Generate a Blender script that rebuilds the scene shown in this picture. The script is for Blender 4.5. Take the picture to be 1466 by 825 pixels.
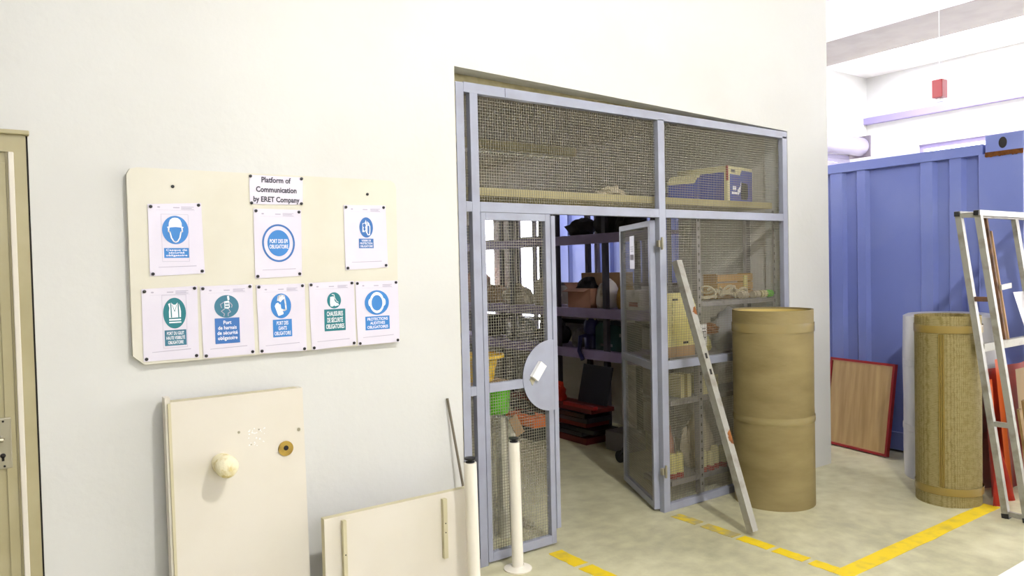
import bpy, bmesh, math, random
from mathutils import Vector, Matrix, noise
random.seed(7)
S = bpy.context.scene
for o in list(bpy.data.objects): bpy.data.objects.remove(o)
COL = S.collection

# ------------------------------------------------------------------ camera
YAW, PITCH, ROLL, FPX = 0.61430, 0.02611, -0.02281, 1058.82
F = Vector((math.sin(YAW)*math.cos(PITCH), math.cos(YAW)*math.cos(PITCH), -math.sin(PITCH)))
R0 = Vector((math.cos(YAW), -math.sin(YAW), 0)); U0 = R0.cross(F)
RR = math.cos(ROLL)*R0 + math.sin(ROLL)*U0
UU = -math.sin(ROLL)*R0 + math.cos(ROLL)*U0
cd = bpy.data.cameras.new('camera'); cam = bpy.data.objects.new('camera', cd); COL.objects.link(cam)
cd.sensor_width = 36; cd.lens = 36*FPX/1466; cd.clip_start = 0.05; cd.clip_end = 200
m = Matrix((RR, UU, -F)).transposed().to_4x4(); m.translation = Vector((0, -3.36, 1.62))
cam.matrix_world = m
S.camera = cam

# ------------------------------------------------------------------ world, lights, exposure
w = bpy.data.worlds.new('world'); S.world = w; w.use_nodes = True
bg = w.node_tree.nodes['Background']; bg.inputs[0].default_value = (0.95, 0.93, 1.0, 1); bg.inputs[1].default_value = 11.5
S.view_settings.view_transform = 'Standard'; S.view_settings.look = 'None'
S.view_settings.gamma = 1; S.view_settings.use_curve_mapping = False
S.view_settings.exposure = 0.1
LAMP = Vector((1.95, -3.5, 4.4))
ld = bpy.data.lights.new('lamp_bulb', 'SPOT'); ld.energy = 500; ld.color = (1.0, 0.985, 0.935); ld.shadow_soft_size = 0.07; ld.spot_size = math.radians(160); ld.spot_blend = 1.0

# ------------------------------------------------------------------ helpers
def srgb(r, g, b):
    f = lambda c: (c/255/12.92) if c/255 <= .04045 else ((c/255+.055)/1.055)**2.4
    return (f(r), f(g), f(b), 1)

def mat(name, c, rough=.6, metal=0., c2=None, scale=6., lo=.4, hi=.7, bump=0., bscale=60., detail=6., stretch=None, spec=.5, emit=None, trans=0.):
    M = bpy.data.materials.new(name); M.use_nodes = True
    n = M.node_tree.nodes; l = M.node_tree.links; p = n['Principled BSDF']
    p.inputs['Base Color'].default_value = c; p.inputs['Roughness'].default_value = rough
    p.inputs['Metallic'].default_value = metal; p.inputs['Specular IOR Level'].default_value = spec
    if trans: p.inputs['Transmission Weight'].default_value = trans
    tc = n.new('ShaderNodeTexCoord'); mp = n.new('ShaderNodeMapping'); l.new(tc.outputs['Object'], mp.inputs[0])
    if stretch: mp.inputs['Scale'].default_value = stretch
    if c2:
        t = n.new('ShaderNodeTexNoise'); t.inputs['Scale'].default_value = scale; t.inputs['Detail'].default_value = detail
        l.new(mp.outputs[0], t.inputs['Vector'])
        r = n.new('ShaderNodeValToRGB'); r.color_ramp.elements[0].position = lo; r.color_ramp.elements[1].position = hi
        r.color_ramp.elements[0].color = c; r.color_ramp.elements[1].color = c2
        l.new(t.outputs['Fac'], r.inputs[0]); l.new(r.outputs[0], p.inputs['Base Color'])
    if bump:
        t2 = n.new('ShaderNodeTexNoise'); t2.inputs['Scale'].default_value = bscale; t2.inputs['Detail'].default_value = 4
        l.new(mp.outputs[0], t2.inputs['Vector'])
        b = n.new('ShaderNodeBump'); b.inputs['Strength'].default_value = bump; b.inputs['Distance'].default_value = .01
        l.new(t2.outputs['Fac'], b.inputs['Height']); l.new(b.outputs[0], p.inputs['Normal'])
    return M

M = {}
def defm(k, *a, **kw): M[k] = mat(k, *a, **kw)
defm('wall_paint', srgb(213, 213, 209), .75, c2=srgb(206, 205, 200), scale=1.3, lo=.45, hi=.8, bump=.12, bscale=25)
defm('ceiling_paint', srgb(240, 238, 240), .85, c2=srgb(232, 230, 231), scale=1.5)
defm('beam_shade_grey', srgb(160, 154, 152), .85, c2=srgb(150, 144, 142), scale=3)  # darker grey that carries the shade of the beam soffit
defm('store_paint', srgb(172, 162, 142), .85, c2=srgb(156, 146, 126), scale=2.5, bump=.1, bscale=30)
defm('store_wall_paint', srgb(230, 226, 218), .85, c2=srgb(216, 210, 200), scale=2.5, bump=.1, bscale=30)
defm('plaster', srgb(190, 180, 138), .9, c2=srgb(168, 156, 114), scale=14, bump=.3, bscale=50)
defm('lamp_metal', srgb(150, 150, 150), .4, .8)
defm('cream_door', srgb(174, 165, 130), .45, c2=srgb(164, 154, 116), scale=4)
defm('cream_metal', srgb(221, 215, 202), .42, c2=srgb(216, 209, 194), scale=3)
defm('cream_edge', srgb(202, 194, 160), .5)
defm('dark_gap', srgb(40, 36, 34), .9)
defm('board', srgb(216, 212, 197), .45, c2=srgb(210, 205, 187), scale=3)
defm('paper', srgb(222, 217, 229), .3, c2=srgb(216, 210, 225), scale=5)
defm('blue_print', srgb(56, 128, 200), .4)
defm('blue_print_dark', srgb(60, 112, 180), .4)
defm('teal_print', srgb(30, 118, 128), .4)
defm('slate_print', srgb(60, 118, 142), .4)
defm('white_print', srgb(244, 244, 250), .4)
defm('ink', srgb(60, 58, 72), .6)
defm('faint_ink', srgb(178, 172, 190), .6)
defm('pin', srgb(22, 20, 26), .35)
defm('grey_paint', srgb(158, 162, 178), .38, c2=srgb(150, 152, 166), scale=7, bump=.04, bscale=40)
defm('wire', srgb(152, 148, 132), .5, .3)
defm('white_plastic', srgb(238, 232, 218), .4)
defm('black_plastic', srgb(24, 24, 26), .45)
defm('steel_rod', srgb(120, 112, 98), .5, .6)
defm('old_steel', srgb(160, 158, 148), .5, .3, c2=srgb(122, 114, 98), scale=12, lo=.5, hi=.8, bump=.1)
defm('rusty_steel', srgb(120, 84, 58), .7, .2, c2=srgb(88, 66, 52), scale=18)
defm('rust', srgb(150, 92, 40), .9, c2=srgb(110, 66, 34), scale=30)
defm('cardboard', srgb(152, 136, 92), .7, c2=srgb(126, 110, 68), scale=4.5, lo=.3, hi=.72, bump=.2, bscale=30, detail=9, stretch=(.6, .6, 1.8))
defm('cardboard_in', srgb(214, 190, 112), .7)
defm('tape', srgb(148, 134, 92), .25, c2=srgb(150, 132, 88), scale=8)
defm('tape_brown', srgb(150, 128, 66), .3)
defm('white_wrap', srgb(178, 177, 176), .4, c2=srgb(150, 150, 160), scale=5, stretch=(1, 1, .4), bump=.15, bscale=18)
defm('red_paint', srgb(150, 30, 32), .4)
defm('red_sheet', srgb(205, 52, 22), .45, c2=srgb(172, 34, 20), scale=4, lo=.4, hi=.6)
defm('orange_plastic', srgb(244, 116, 36), .45)
defm('dark_red', srgb(96, 26, 24), .6)
defm('container_blue', srgb(116, 129, 194), .45, c2=srgb(130, 142, 198), scale=1.6, lo=.45, hi=.75, bump=.05, bscale=15)
defm('timber', srgb(150, 122, 78), .7, c2=srgb(122, 96, 58), scale=9, stretch=(.25, 1, 1), bump=.1)
defm('timber_yellow', srgb(176, 136, 60), .7, c2=srgb(150, 110, 46), scale=10, stretch=(.25, 1, 1))
defm('dusty_wood', srgb(178, 166, 120), .85, c2=srgb(150, 138, 94), scale=8, stretch=(.3, 1, 1))
defm('rack_metal', srgb(150, 146, 144), .5, .2, c2=srgb(136, 130, 126), scale=8)
defm('rack_dark', srgb(58, 54, 62), .6, .2)
defm('shelf_lilac', srgb(146, 132, 172), .6, c2=srgb(130, 116, 154), scale=5)
defm('carton', srgb(172, 126, 104), .8, c2=srgb(152, 108, 88), scale=5)
defm('carton_tan', srgb(186, 150, 110), .8, c2=srgb(168, 132, 92), scale=5)
defm('sack', srgb(214, 206, 200), .8, c2=srgb(140, 118, 104), scale=9, lo=.55, hi=.72)
defm('beige_cloth', srgb(198, 186, 160), .9, c2=srgb(160, 146, 120), scale=8, bump=.3, bscale=20)
defm('dark_cloth', srgb(44, 40, 44), .9, c2=srgb(28, 26, 30), scale=8, bump=.3, bscale=20)
defm('yellow_plastic', srgb(240, 196, 20), .4)
defm('yellow_case', srgb(222, 212, 140), .45, c2=srgb(204, 190, 104), scale=5)
defm('green_plastic', srgb(96, 196, 24), .45)
defm('aluminium', srgb(226, 224, 214), .28, .75)
defm('navy', srgb(34, 34, 92), .4)
defm('dark_green', srgb(20, 58, 58), .45)
defm('screen', srgb(26, 26, 34), .3)
defm('grey_plastic', srgb(120, 116, 122), .5)
defm('cable', srgb(196, 184, 148), .6)
defm('box_blue', srgb(40, 66, 160), .5, c2=srgb(70, 62, 140), scale=5)
defm('box_cream', srgb(214, 206, 158), .6)
defm('white_board', srgb(244, 242, 240), .4)
defm('pale_box', srgb(200, 190, 140), .7)
defm('shutter', srgb(150, 144, 168), .45, .2)
defm('window_frame', srgb(120, 112, 120), .5)
defm('lilac_trim', srgb(150, 140, 186), .6)
defm('hardware', srgb(176, 170, 150), .35, .7)
defm('dust_mark', srgb(205, 200, 186), .8)
defm('olive_ring', srgb(176, 146, 60), .6, c2=srgb(140, 110, 40), scale=30)
defm('foam', srgb(236, 228, 196), .95, c2=srgb(214, 198, 140), scale=30, lo=.5, hi=.65, bump=.5, bscale=70)

# veneer with grain, woven roll, worn yellow paint, concrete, glass
def veneer(name, a, b, sc, axis):
    X = mat(name, a, .45, c2=b, scale=sc, stretch=axis, lo=.35, hi=.7); return X
M['veneer'] = veneer('veneer', srgb(192, 162, 112), srgb(164, 134, 86), 5, (1, 4, .35))

def woven():
    X = bpy.data.materials.new('woven_mat'); X.use_nodes = True; n = X.node_tree.nodes; l = X.node_tree.links; p = n['Principled BSDF']
    p.inputs['Roughness'].default_value = .6
    tc = n.new('ShaderNodeTexCoord')
    def wav(direction, sc, dist):
        t = n.new('ShaderNodeTexWave'); t.bands_direction = direction; t.inputs['Scale'].default_value = sc; t.inputs['Distortion'].default_value = dist
        t.inputs['Detail'].default_value = 2; l.new(tc.outputs['Object'], t.inputs['Vector']); return t
    a = wav('Z', 30, 3.5); b = wav('X', 34, 3.0)
    mx = n.new('ShaderNodeMath'); mx.operation = 'MULTIPLY'; l.new(a.outputs['Fac'], mx.inputs[0]); l.new(b.outputs['Fac'], mx.inputs[1])
    no = n.new('ShaderNodeTexNoise'); no.inputs['Scale'].default_value = 40; l.new(tc.outputs['Object'], no.inputs['Vector'])
    ad = n.new('ShaderNodeMath'); ad.operation = 'ADD'; l.new(mx.outputs[0], ad.inputs[0]); l.new(no.outputs['Fac'], ad.inputs[1])
    r = n.new('ShaderNodeValToRGB'); r.color_ramp.elements[0].position = .35; r.color_ramp.elements[1].position = 1.2
    r.color_ramp.elements[0].color = srgb(172, 152, 88); r.color_ramp.elements[1].color = srgb(212, 198, 142)
    l.new(ad.outputs[0], r.inputs[0]); l.new(r.outputs[0], p.inputs['Base Color']); return X
M['woven'] = woven()

def concrete():
    X = bpy.data.materials.new('concrete_floor'); X.use_nodes = True; n = X.node_tree.nodes; l = X.node_tree.links; p = n['Principled BSDF']
    tc = n.new('ShaderNodeTexCoord')
    def nz(sc, d, rough=.6):
        t = n.new('ShaderNodeTexNoise'); t.inputs['Scale'].default_value = sc; t.inputs['Detail'].default_value = d; t.inputs['Roughness'].default_value = rough
        l.new(tc.outputs['Object'], t.inputs['Vector']); return t
    a = nz(1.1, 8); b = nz(9, 6)
    r = n.new('ShaderNodeValToRGB'); r.color_ramp.elements[0].position = .35; r.color_ramp.elements[1].position = .68
    r.color_ramp.elements[0].color = srgb(184, 180, 148); r.color_ramp.elements[1].color = srgb(216, 211, 176)
    l.new(a.outputs['Fac'], r.inputs[0])
    mx = n.new('ShaderNodeMixRGB'); mx.blend_type = 'OVERLAY'; mx.inputs[0].default_value = .45
    l.new(r.outputs[0], mx.inputs[1]); l.new(b.outputs['Fac'], mx.inputs[2]); l.new(mx.outputs[0], p.inputs['Base Color'])
    rr = n.new('ShaderNodeMapRange'); rr.inputs[3].default_value = .32; rr.inputs[4].default_value = .6
    l.new(b.outputs['Fac'], rr.inputs[0]); l.new(rr.outputs[0], p.inputs['Roughness'])
    bp = n.new('ShaderNodeBump'); bp.inputs['Strength'].default_value = .06; bp.inputs['Distance'].default_value = .01
    l.new(b.outputs['Fac'], bp.inputs['Height']); l.new(bp.outputs[0], p.inputs['Normal']); return X
M['concrete'] = concrete()

def worn(name, a, b, lo, hi):
    return mat(name, a, .55, c2=b, scale=11, lo=lo, hi=hi, detail=8)
M['line_yellow'] = worn('line_yellow', srgb(238, 206, 22), srgb(196, 172, 74), .5, .85)
M['line_yellow_worn'] = worn('line_yellow_worn', srgb(224, 196, 46), srgb(178, 166, 120), .42, .6)

def glass():
    X = bpy.data.materials.new('pane_glass'); X.use_nodes = True; n = X.node_tree.nodes; l = X.node_tree.links
    n.remove(n['Principled BSDF']); t = n.new('ShaderNodeBsdfTransparent'); g = n.new('ShaderNodeBsdfGlossy'); g.inputs['Roughness'].default_value = .02
    t.inputs[0].default_value = (.95, .96, .97, 1)
    mx = n.new('ShaderNodeMixShader'); mx.inputs[0].default_value = .05
    l.new(t.outputs[0], mx.inputs[1]); l.new(g.outputs[0], mx.inputs[2]); l.new(mx.outputs[0], n['Material Output'].inputs[0]); return X
M['glass'] = glass()

WL = {}
class MB:
    def __init__(s): s.bm = bmesh.new()
    def box(s, x0, x1, y0, y1, z0, z1, bev=0.):
        vs = [s.bm.verts.new((x, y, z)) for x in (x0, x1) for y in (y0, y1) for z in (z0, z1)]
        fs = [(0,1,3,2), (4,6,7,5), (0,4,5,1), (2,3,7,6), (0,2,6,4), (1,5,7,3)]
        ff = [s.bm.faces.new([vs[i] for i in f]) for f in fs]
        if bev:
            es = list({e for f in ff for e in f.edges}); bmesh.ops.bevel(s.bm, geom=es, offset=bev, segments=2, affect='EDGES', profile=.6)
        return s
    def bar(s, a, b, w_, h_, up=(0, 0, 1)):
        a, b = Vector(a), Vector(b); d = (b-a).normalized(); up = Vector(up)
        sd = d.cross(up)
        if sd.length < 1e-4: sd = d.cross(Vector((1, 0, 0)))
        sd.normalize(); u = sd.cross(d).normalized()
        vs = []
        for p in (a, b):
            for i, j in ((-1, -1), (1, -1), (1, 1), (-1, 1)): vs.append(s.bm.verts.new(p + sd*i*w_/2 + u*j*h_/2))
        for f in ((0,3,2,1), (4,5,6,7), (0,1,5,4), (1,2,6,5), (2,3,7,6), (3,0,4,7)): s.bm.faces.new([vs[i] for i in f])
        return s
    def tube(s, pts, r, seg=8, caps=True):
        pts = [Vector(p) for p in pts]; rings = []
        rs = r if isinstance(r, (list, tuple)) else [r]*len(pts)
        prev = None
        for i, p in enumerate(pts):
            d = (pts[min(i+1, len(pts)-1)] - pts[max(i-1, 0)]).normalized()
            ref = prev if prev else (Vector((0, 0, 1)) if abs(d.z) < .9 else Vector((1, 0, 0)))
            sd = d.cross(ref)
            if sd.length < 1e-4: sd = d.cross(Vector((0, 1, 0)))
            sd.normalize(); u = sd.cross(d).normalized(); prev = u
            rings.append([s.bm.verts.new(p + (sd*math.cos(2*math.pi*k/seg) + u*math.sin(2*math.pi*k/seg))*rs[i]) for k in range(seg)])
        for a, b in zip(rings, rings[1:]):
            for k in range(seg): s.bm.faces.new((a[k], a[(k+1) % seg], b[(k+1) % seg], b[k]))
        if caps: s.bm.faces.new(rings[0][::-1]); s.bm.faces.new(rings[-1])
        return s
    def lathe(s, prof, seg=32, c=(0, 0, 0), cap0=False, cap1=False, wob=0., ph=0.):
        rings = []
        for (r, z) in prof:
            rings.append([s.bm.verts.new((c[0] + r*(1+wob*math.sin(3*2*math.pi*k/seg+ph+z*2))*math.cos(2*math.pi*k/seg), c[1] + r*(1+wob*math.sin(3*2*math.pi*k/seg+ph+z*2))*math.sin(2*math.pi*k/seg), c[2] + z)) for k in range(seg)])
        for a, b in zip(rings, rings[1:]):
            for k in range(seg): s.bm.faces.new((a[k], a[(k+1) % seg], b[(k+1) % seg], b[k]))
        if cap0: s.bm.faces.new(rings[0][::-1])
        if cap1: s.bm.faces.new(rings[-1])
        return s
    def flat(s, pts, y):               # polygon in the x-z plane facing -y
        s.bm.faces.new([s.bm.verts.new((p[0], y, p[1])) for p in pts]); return s
    def prism(s, pts, y0, y1):         # x-z polygon extruded from y0 to y1
        a = [s.bm.verts.new((p[0], y0, p[1])) for p in pts]; b = [s.bm.verts.new((p[0], y1, p[1])) for p in pts]
        s.bm.faces.new(a); s.bm.faces.new(b[::-1]); n = len(pts)
        for i in range(n): s.bm.faces.new((a[i], b[i], b[(i+1) % n], a[(i+1) % n]))
        return s
    def hprism(s, pts, z0, z1):        # x-y polygon extruded in z
        a = [s.bm.verts.new((p[0], p[1], z0)) for p in pts]; b = [s.bm.verts.new((p[0], p[1], z1)) for p in pts]
        s.bm.faces.new(a[::-1]); s.bm.faces.new(b); n = len(pts)
        for i in range(n): s.bm.faces.new((a[i], a[(i+1) % n], b[(i+1) % n], b[i]))
        return s
    def blob(s, c, sx, sy, sz, amp=.2, fr=3., seed=0, sub=3, flatten=True):
        g = bmesh.ops.create_icosphere(s.bm, subdivisions=sub, radius=1)
        for v in g['verts']:
            p = v.co.copy(); k = 1 + amp*noise.noise(p*fr*.5 + Vector((seed*7.3, seed*3.1, 0))) + amp*.5*noise.noise(p*fr + Vector((0, seed*5., 2)))
            p *= k
            if flatten and p.z < -.55: p.z = -.55
            v.co = Vector((c[0] + p.x*sx, c[1] + p.y*sy, c[2] + (p.z+.55)*sz))
        return s
    def grid(s, fn, nu, nv):
        V = [[s.bm.verts.new(fn(i/nu, j/nv)) for j in range(nv+1)] for i in range(nu+1)]
        for i in range(nu):
            for j in range(nv): s.bm.faces.new((V[i][j], V[i+1][j], V[i+1][j+1], V[i][j+1]))
        return s
    def xf(s, mx): bmesh.ops.transform(s.bm, matrix=mx, verts=s.bm.verts); return s
    def build(s, name, mk, parent=None, smooth=False, world=True):
        bmesh.ops.recalc_face_normals(s.bm, faces=s.bm.faces)
        off = Vector((0, 0, 0))
        if parent is not None and world: off = WL[parent.name]
        if parent is None:
            vs = [v.co for v in s.bm.verts]
            off = Vector(((min(v.x for v in vs)+max(v.x for v in vs))/2, (min(v.y for v in vs)+max(v.y for v in vs))/2, min(v.z for v in vs)))
        for v in s.bm.verts: v.co -= off
        me = bpy.data.meshes.new(name); s.bm.to_mesh(me); s.bm.free()
        if smooth:
            for p in me.polygons: p.use_smooth = True
        me.materials.append(M[mk] if isinstance(mk, str) else mk)
        o = bpy.data.objects.new(name, me); COL.objects.link(o)
        if parent is not None: o.parent = parent; WL[o.name] = WL[parent.name].copy()
        else: o.location = off; WL[o.name] = off
        if smooth:
            md = o.modifiers.new('auto', 'EDGE_SPLIT'); md.split_angle = math.radians(42)
        return o

def tag(o, label=None, cat=None, group=None, kind=None):
    if label: o['label'] = label
    if cat: o['category'] = cat
    if group: o['group'] = group
    if kind: o['kind'] = kind
    return o
def thing(name, label, cat, loc, group=None):
    o = bpy.data.objects.new(name, None); COL.objects.link(o); o.location = loc; o.empty_display_size = .1
    WL[o.name] = Vector(loc); return tag(o, label, cat, group)
def bx(name, mk, parent, *a, **k): return MB().box(*a, **k).build(name, mk, parent)
def ell(cx, cz, rx, rz, n=40, a0=0, a1=2*math.pi):
    full = abs(a1-a0-2*math.pi) < 1e-6
    return [(cx+rx*math.cos(a0+(a1-a0)*i/(n if full else n-1)), cz+rz*math.sin(a0+(a1-a0)*i/(n if full else n-1))) for i in range(n)]
def lettering(name, text, cx, cz, wd, ht, y, mk, parent, bold=.012, fn=None, line=None):
    """flat printed letters facing -y, fitted into a wd x ht box centred on cx,cz (fn maps (x,z) to a world point)"""
    cu = bpy.data.curves.new('t', 'FONT'); cu.body = text; cu.align_x = 'CENTER'; cu.offset = bold; cu.resolution_u = 3
    if line: cu.space_line = line
    ob = bpy.data.objects.new('t', cu); COL.objects.link(ob)
    dg = bpy.context.evaluated_depsgraph_get(); me = bpy.data.meshes.new_from_object(ob.evaluated_get(dg))
    bpy.data.objects.remove(ob); bpy.data.curves.remove(cu)
    xs = [v.co.x for v in me.vertices]; ys = [v.co.y for v in me.vertices]
    x0, x1, y0, y1 = min(xs), max(xs), min(ys), max(ys)
    sx = wd/(x1-x0); sz = ht/(y1-y0); off = WL[parent.name]
    for v in me.vertices:
        px = cx + (v.co.x-(x0+x1)/2)*sx; pz = cz + (v.co.y-(y0+y1)/2)*sz
        v.co = (Vector((px, y, pz)) if fn is None else Vector(fn(px, pz))) - off
    me.name = name; me.materials.clear(); me.materials.append(M[mk])
    o = bpy.data.objects.new(name, me); COL.objects.link(o); o.parent = parent; WL[o.name] = off.copy(); return o
def struct(name, mb, mk, **k): return tag(mb.build(name, mk, None, **k), kind='structure')

# ================================================================== SETTING
HC = 5.15   # hall ceiling
floor = struct('floor', MB().box(-6, 15, -9, 9, -.1, 0), 'concrete')
WL['floor'] = floor.location.copy()
struct('ceiling', MB().box(-6, 11.2, -9, 4.6, HC, HC+.2).box(11.2, 13.7, 3.6, 4.6, HC, HC+.2).box(11.2, 13.7, -9, -6, HC, HC+.2).box(13.7, 14.3, -9, 4.6, HC, HC+.2), 'ceiling_paint')
w6 = tag(MB().box(11.2, 11.26, -6, 3.6, HC+.05, HC+.12).box(13.64, 13.7, -6, 3.6, HC+.05, HC+.12).box(11.26, 13.64, -6, -5.94, HC+.05, HC+.12).box(11.26, 13.64, 3.54, 3.6, HC+.05, HC+.12).build('added_skylight', 'ceiling_paint'), kind='structure')  # skylight added to brighten the far and right hall walls
for i in range(4): bx('pane', 'glass', w6, 11.26, 13.64, -5.94+i*2.37, -5.94+(i+1)*2.37-.03, HC+.08, HC+.09)
struct('wall_back', MB().box(-6, 14.3, -9.2, -9, 0, 3.1).box(-6, 14.3, -9.2, -9, 4.2, HC).box(-6, -2.7, -9.2, -9, 3.1, 4.2).box(3.7, 14.3, -9.2, -9, 3.1, 4.2), 'wall_paint')
w7 = tag(MB().box(-2.7, 3.7, -9.12, -9.06, 3.1, 3.15).box(-2.7, 3.7, -9.12, -9.06, 4.15, 4.2).box(-2.7, -2.65, -9.12, -9.06, 3.15, 4.15).box(3.65, 3.7, -9.12, -9.06, 3.15, 4.15).build('added_fill_window', 'lilac_trim'), kind='structure')  # unseen window, added to give the front wall soft daylight fill
for i in range(3): bx('pane', 'glass', w7, -2.65+i*2.1, -2.65+(i+1)*2.1-.04, -9.1, -9.092, 3.15, 4.15)
struct('wall_left', MB().box(-6.2, -6, -9.2, .2, 0, HC), 'wall_paint')
# front wall with the wide opening (left part, right part, lintel with an edge out of level)
b = MB()
b.box(-6, -.86, 0, .2, 0, HC); b.box(.135, 2.03, 0, .2, 0, HC); b.box(-.86, .135, 0, .2, 2.18, HC); b.box(4.935, 5.466, 0, .2, 0, HC)
b.prism([(2.03, 2.692), (4.935, 2.606), (4.935, HC), (2.03, HC)], 0, .2)
struct('wall_front', b, 'wall_paint')
# rough plaster filling between lintel and steel frame
def trim_fn(u, v):
    x = 2.03+2.905*u; zt = 2.692-.086*u+.004; zb = 2.6
    n_ = noise.noise(Vector((x*9, v*3, 1)))*.006
    return (x, .115+n_, zb+(zt-zb)*v)
struct('trim_1', MB().grid(trim_fn, 80, 4), 'plaster', smooth=True)
# ragged plaster lip at the left jamb
def lip_fn(u, v):
    z = 2.69*v
    return (2.0295+u*(.0055+.005*abs(noise.noise(Vector((0, 0, z*11))))+.004*noise.noise(Vector((3, 0, z*31)))), -.0015+.008*u, z)
struct('trim_2', MB().grid(lip_fn, 1, 160), 'plaster', smooth=True)
# storeroom shell
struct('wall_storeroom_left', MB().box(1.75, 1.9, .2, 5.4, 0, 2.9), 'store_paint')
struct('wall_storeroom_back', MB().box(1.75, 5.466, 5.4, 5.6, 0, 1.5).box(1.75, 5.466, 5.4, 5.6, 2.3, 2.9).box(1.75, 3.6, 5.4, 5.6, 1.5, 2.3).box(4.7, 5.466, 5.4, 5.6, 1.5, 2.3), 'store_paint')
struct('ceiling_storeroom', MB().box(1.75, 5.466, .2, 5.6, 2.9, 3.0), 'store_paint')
b = MB()
X0, X1 = 5.22, 5.30
b.box(4.97, 5.466, .2, 1.12, 0, 2.9); b.box(X0, X1, 1.12, 3.22, 0, 1.42); b.box(X0, X1, 1.12, 5.4, 2.3, 2.9)
b.box(X0, X1, 3.22, 3.38, 0, 2.3); b.box(X0, X1, 3.38, 3.95, 0, .86); b.box(X0, X1, 3.95, 4.42, 0, 2.3); b.box(X0, X1, 4.42, 5.0, 0, .86); b.box(X0, X1, 5.0, 5.4, 0, 2.3)
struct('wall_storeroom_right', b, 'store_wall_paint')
def window(name, y0, y1, z0, z1, muls, rails=()):
    w_ = tag(MB().box(X0+.02, X0+.06, y0, y0+.035, z0, z1).box(X0+.02, X0+.06, y1-.035, y1, z0, z1).box(X0+.02, X0+.06, y0+.035, y1-.035, z0, z0+.035).box(X0+.02, X0+.06, y0+.035, y1-.035, z1-.035, z1).build(name, 'window_frame'), kind='structure')
    for y in muls: bx('mullion', 'window_frame', w_, X0+.02, X0+.06, y-.02, y+.02, z0+.035, z1-.035)
    for z in rails: bx('transom', 'window_frame', w_, X0+.025, X0+.055, y0+.035, y1-.035, z-.015, z+.015)
    ys = [y0+.035]+[v for y in muls for v in (y-.02, y+.02)]+[y1-.035]
    for a, c_ in zip(ys[0::2], ys[1::2]): bx('pane', 'glass', w_, X0+.037, X0+.043, a, c_, z0+.035, z1-.035)
w5 = tag(MB().box(3.6, 4.7, 5.45, 5.5, 1.5, 1.55).box(3.6, 4.7, 5.45, 5.5, 2.25, 2.3).box(3.6, 3.65, 5.45, 5.5, 1.55, 2.25).box(4.65, 4.7, 5.45, 5.5, 1.55, 2.25).build('window_5', 'window_frame'), kind='structure')
for x0, x1 in ((3.65, 4.13), (4.17, 4.65)): bx('pane', 'glass', w5, x0, x1, 5.47, 5.476, 1.55, 2.25)
bx('mullion', 'window_frame', w5, 4.13, 4.17, 5.45, 5.5, 1.55, 2.25)
window('window_1', 1.12, 3.22, 1.42, 2.3, (1.82, 2.52))
window('window_2', 3.38, 3.95, .86, 2.3, (3.62,), (1.98,))
window('window_3', 4.42, 5.0, .86, 2.3, (), (1.98,))
# hall beyond: far wall, right wall with strip windows, beam, ledge
RX, FY = 14.0, 4.42
b = MB(); b.box(6.1, 11.0, FY, FY+.2, 0, HC); b.box(11.0, 13.3, FY, FY+.2, 3.6, HC); b.box(13.3, RX+.3, FY, FY+.2, 0, HC)
struct('wall_far', b, 'wall_paint')
b = MB(); b.box(RX, RX+.3, -2.2, FY, 0, 2.3); b.box(RX, RX+.3, -9, FY, 3.72, HC); b.box(RX, RX+.3, -9, -2.2, 0, .9)
for y0, y1 in ((3.45, FY), (-2.2, -1.8)): b.box(RX, RX+.3, y0, y1, 2.3, 3.72)
b.box(RX, RX+.3, -9, -8.4, .9, 3.72); b.box(RX, RX+.3, -5.4, -5.1, .9, 3.72)
struct('wall_right', b, 'wall_paint')
w4 = tag(MB().box(RX+.05, RX+.11, -1.8, 3.45, 3.64, 3.72).box(RX+.05, RX+.11, -1.8, 3.45, 2.3, 2.36).box(RX+.05, RX+.11, 3.38, 3.45, 2.36, 3.64).build('window_4', 'lilac_trim'), kind='structure')
for y in (1.75, .1): bx('mullion', 'lilac_trim', w4, RX+.05, RX+.11, y-.04, y+.04, 2.36, 3.64)
for a, c_ in ((1.79, 3.38), (.14, 1.71), (-1.75, .06)): bx('pane', 'glass', w4, RX+.07, RX+.078, a, c_, 2.36, 3.64)
struct('trim_3', MB().box(RX-.12, RX, -9, FY, 4.24, 4.36), 'lilac_trim')
struct('trim_lit_side', MB().box(9.40, 9.419, -9, FY-.001, 4.605, HC-.001), 'ceiling_paint')  # thin white strip, paints the beam side as brightly lit
struct('trim_4', MB().box(9.42, 10.55, -9, FY-.001, 4.6, HC-.001), 'beam_shade_grey')  # beam coloured grey, soffit shade put into the paint

# yellow floor lines, parts of the floor
def mark(name, mk, x0, x1, y0, y1):
    n = 10; pts = []
    L = (y1-y0) > (x1-x0); j = lambda: random.uniform(-.004, .004)
    if L:
        pts = [(x0+j(), y0+(y1-y0)*i/n) for i in range(n+1)]+[(x1+j(), y1-(y1-y0)*i/n) for i in range(n+1)]
    else:
        pts = [(x0+(x1-x0)*i/n, y0+j()) for i in range(n+1)]+[(x1-(x1-x0)*i/n, y1+j()) for i in range(n+1)]
    return MB().hprism(pts, 0.0005, .002).build(name, mk, floor)
for y0, y1, k in ((-.27, -.07, 'line_yellow_worn'), (-.55, -.31, 'line_yellow_worn'), (-.79, -.58, 'line_yellow'), (-1.01, -.82, 'line_yellow'), (-1.18, -1.045, 'line_yellow')):
    mark('line_dash', k, 3.53, 3.615, y0, y1)
mark('line_stripe', 'line_yellow', 3.53, 5.3, -1.285, -1.18)
for y0, y1 in ((-.3, -.07), (-.58, -.335), (-.85, -.62)): mark('line_dash', 'line_yellow', 2.53, 2.625, y0, y1)

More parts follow.
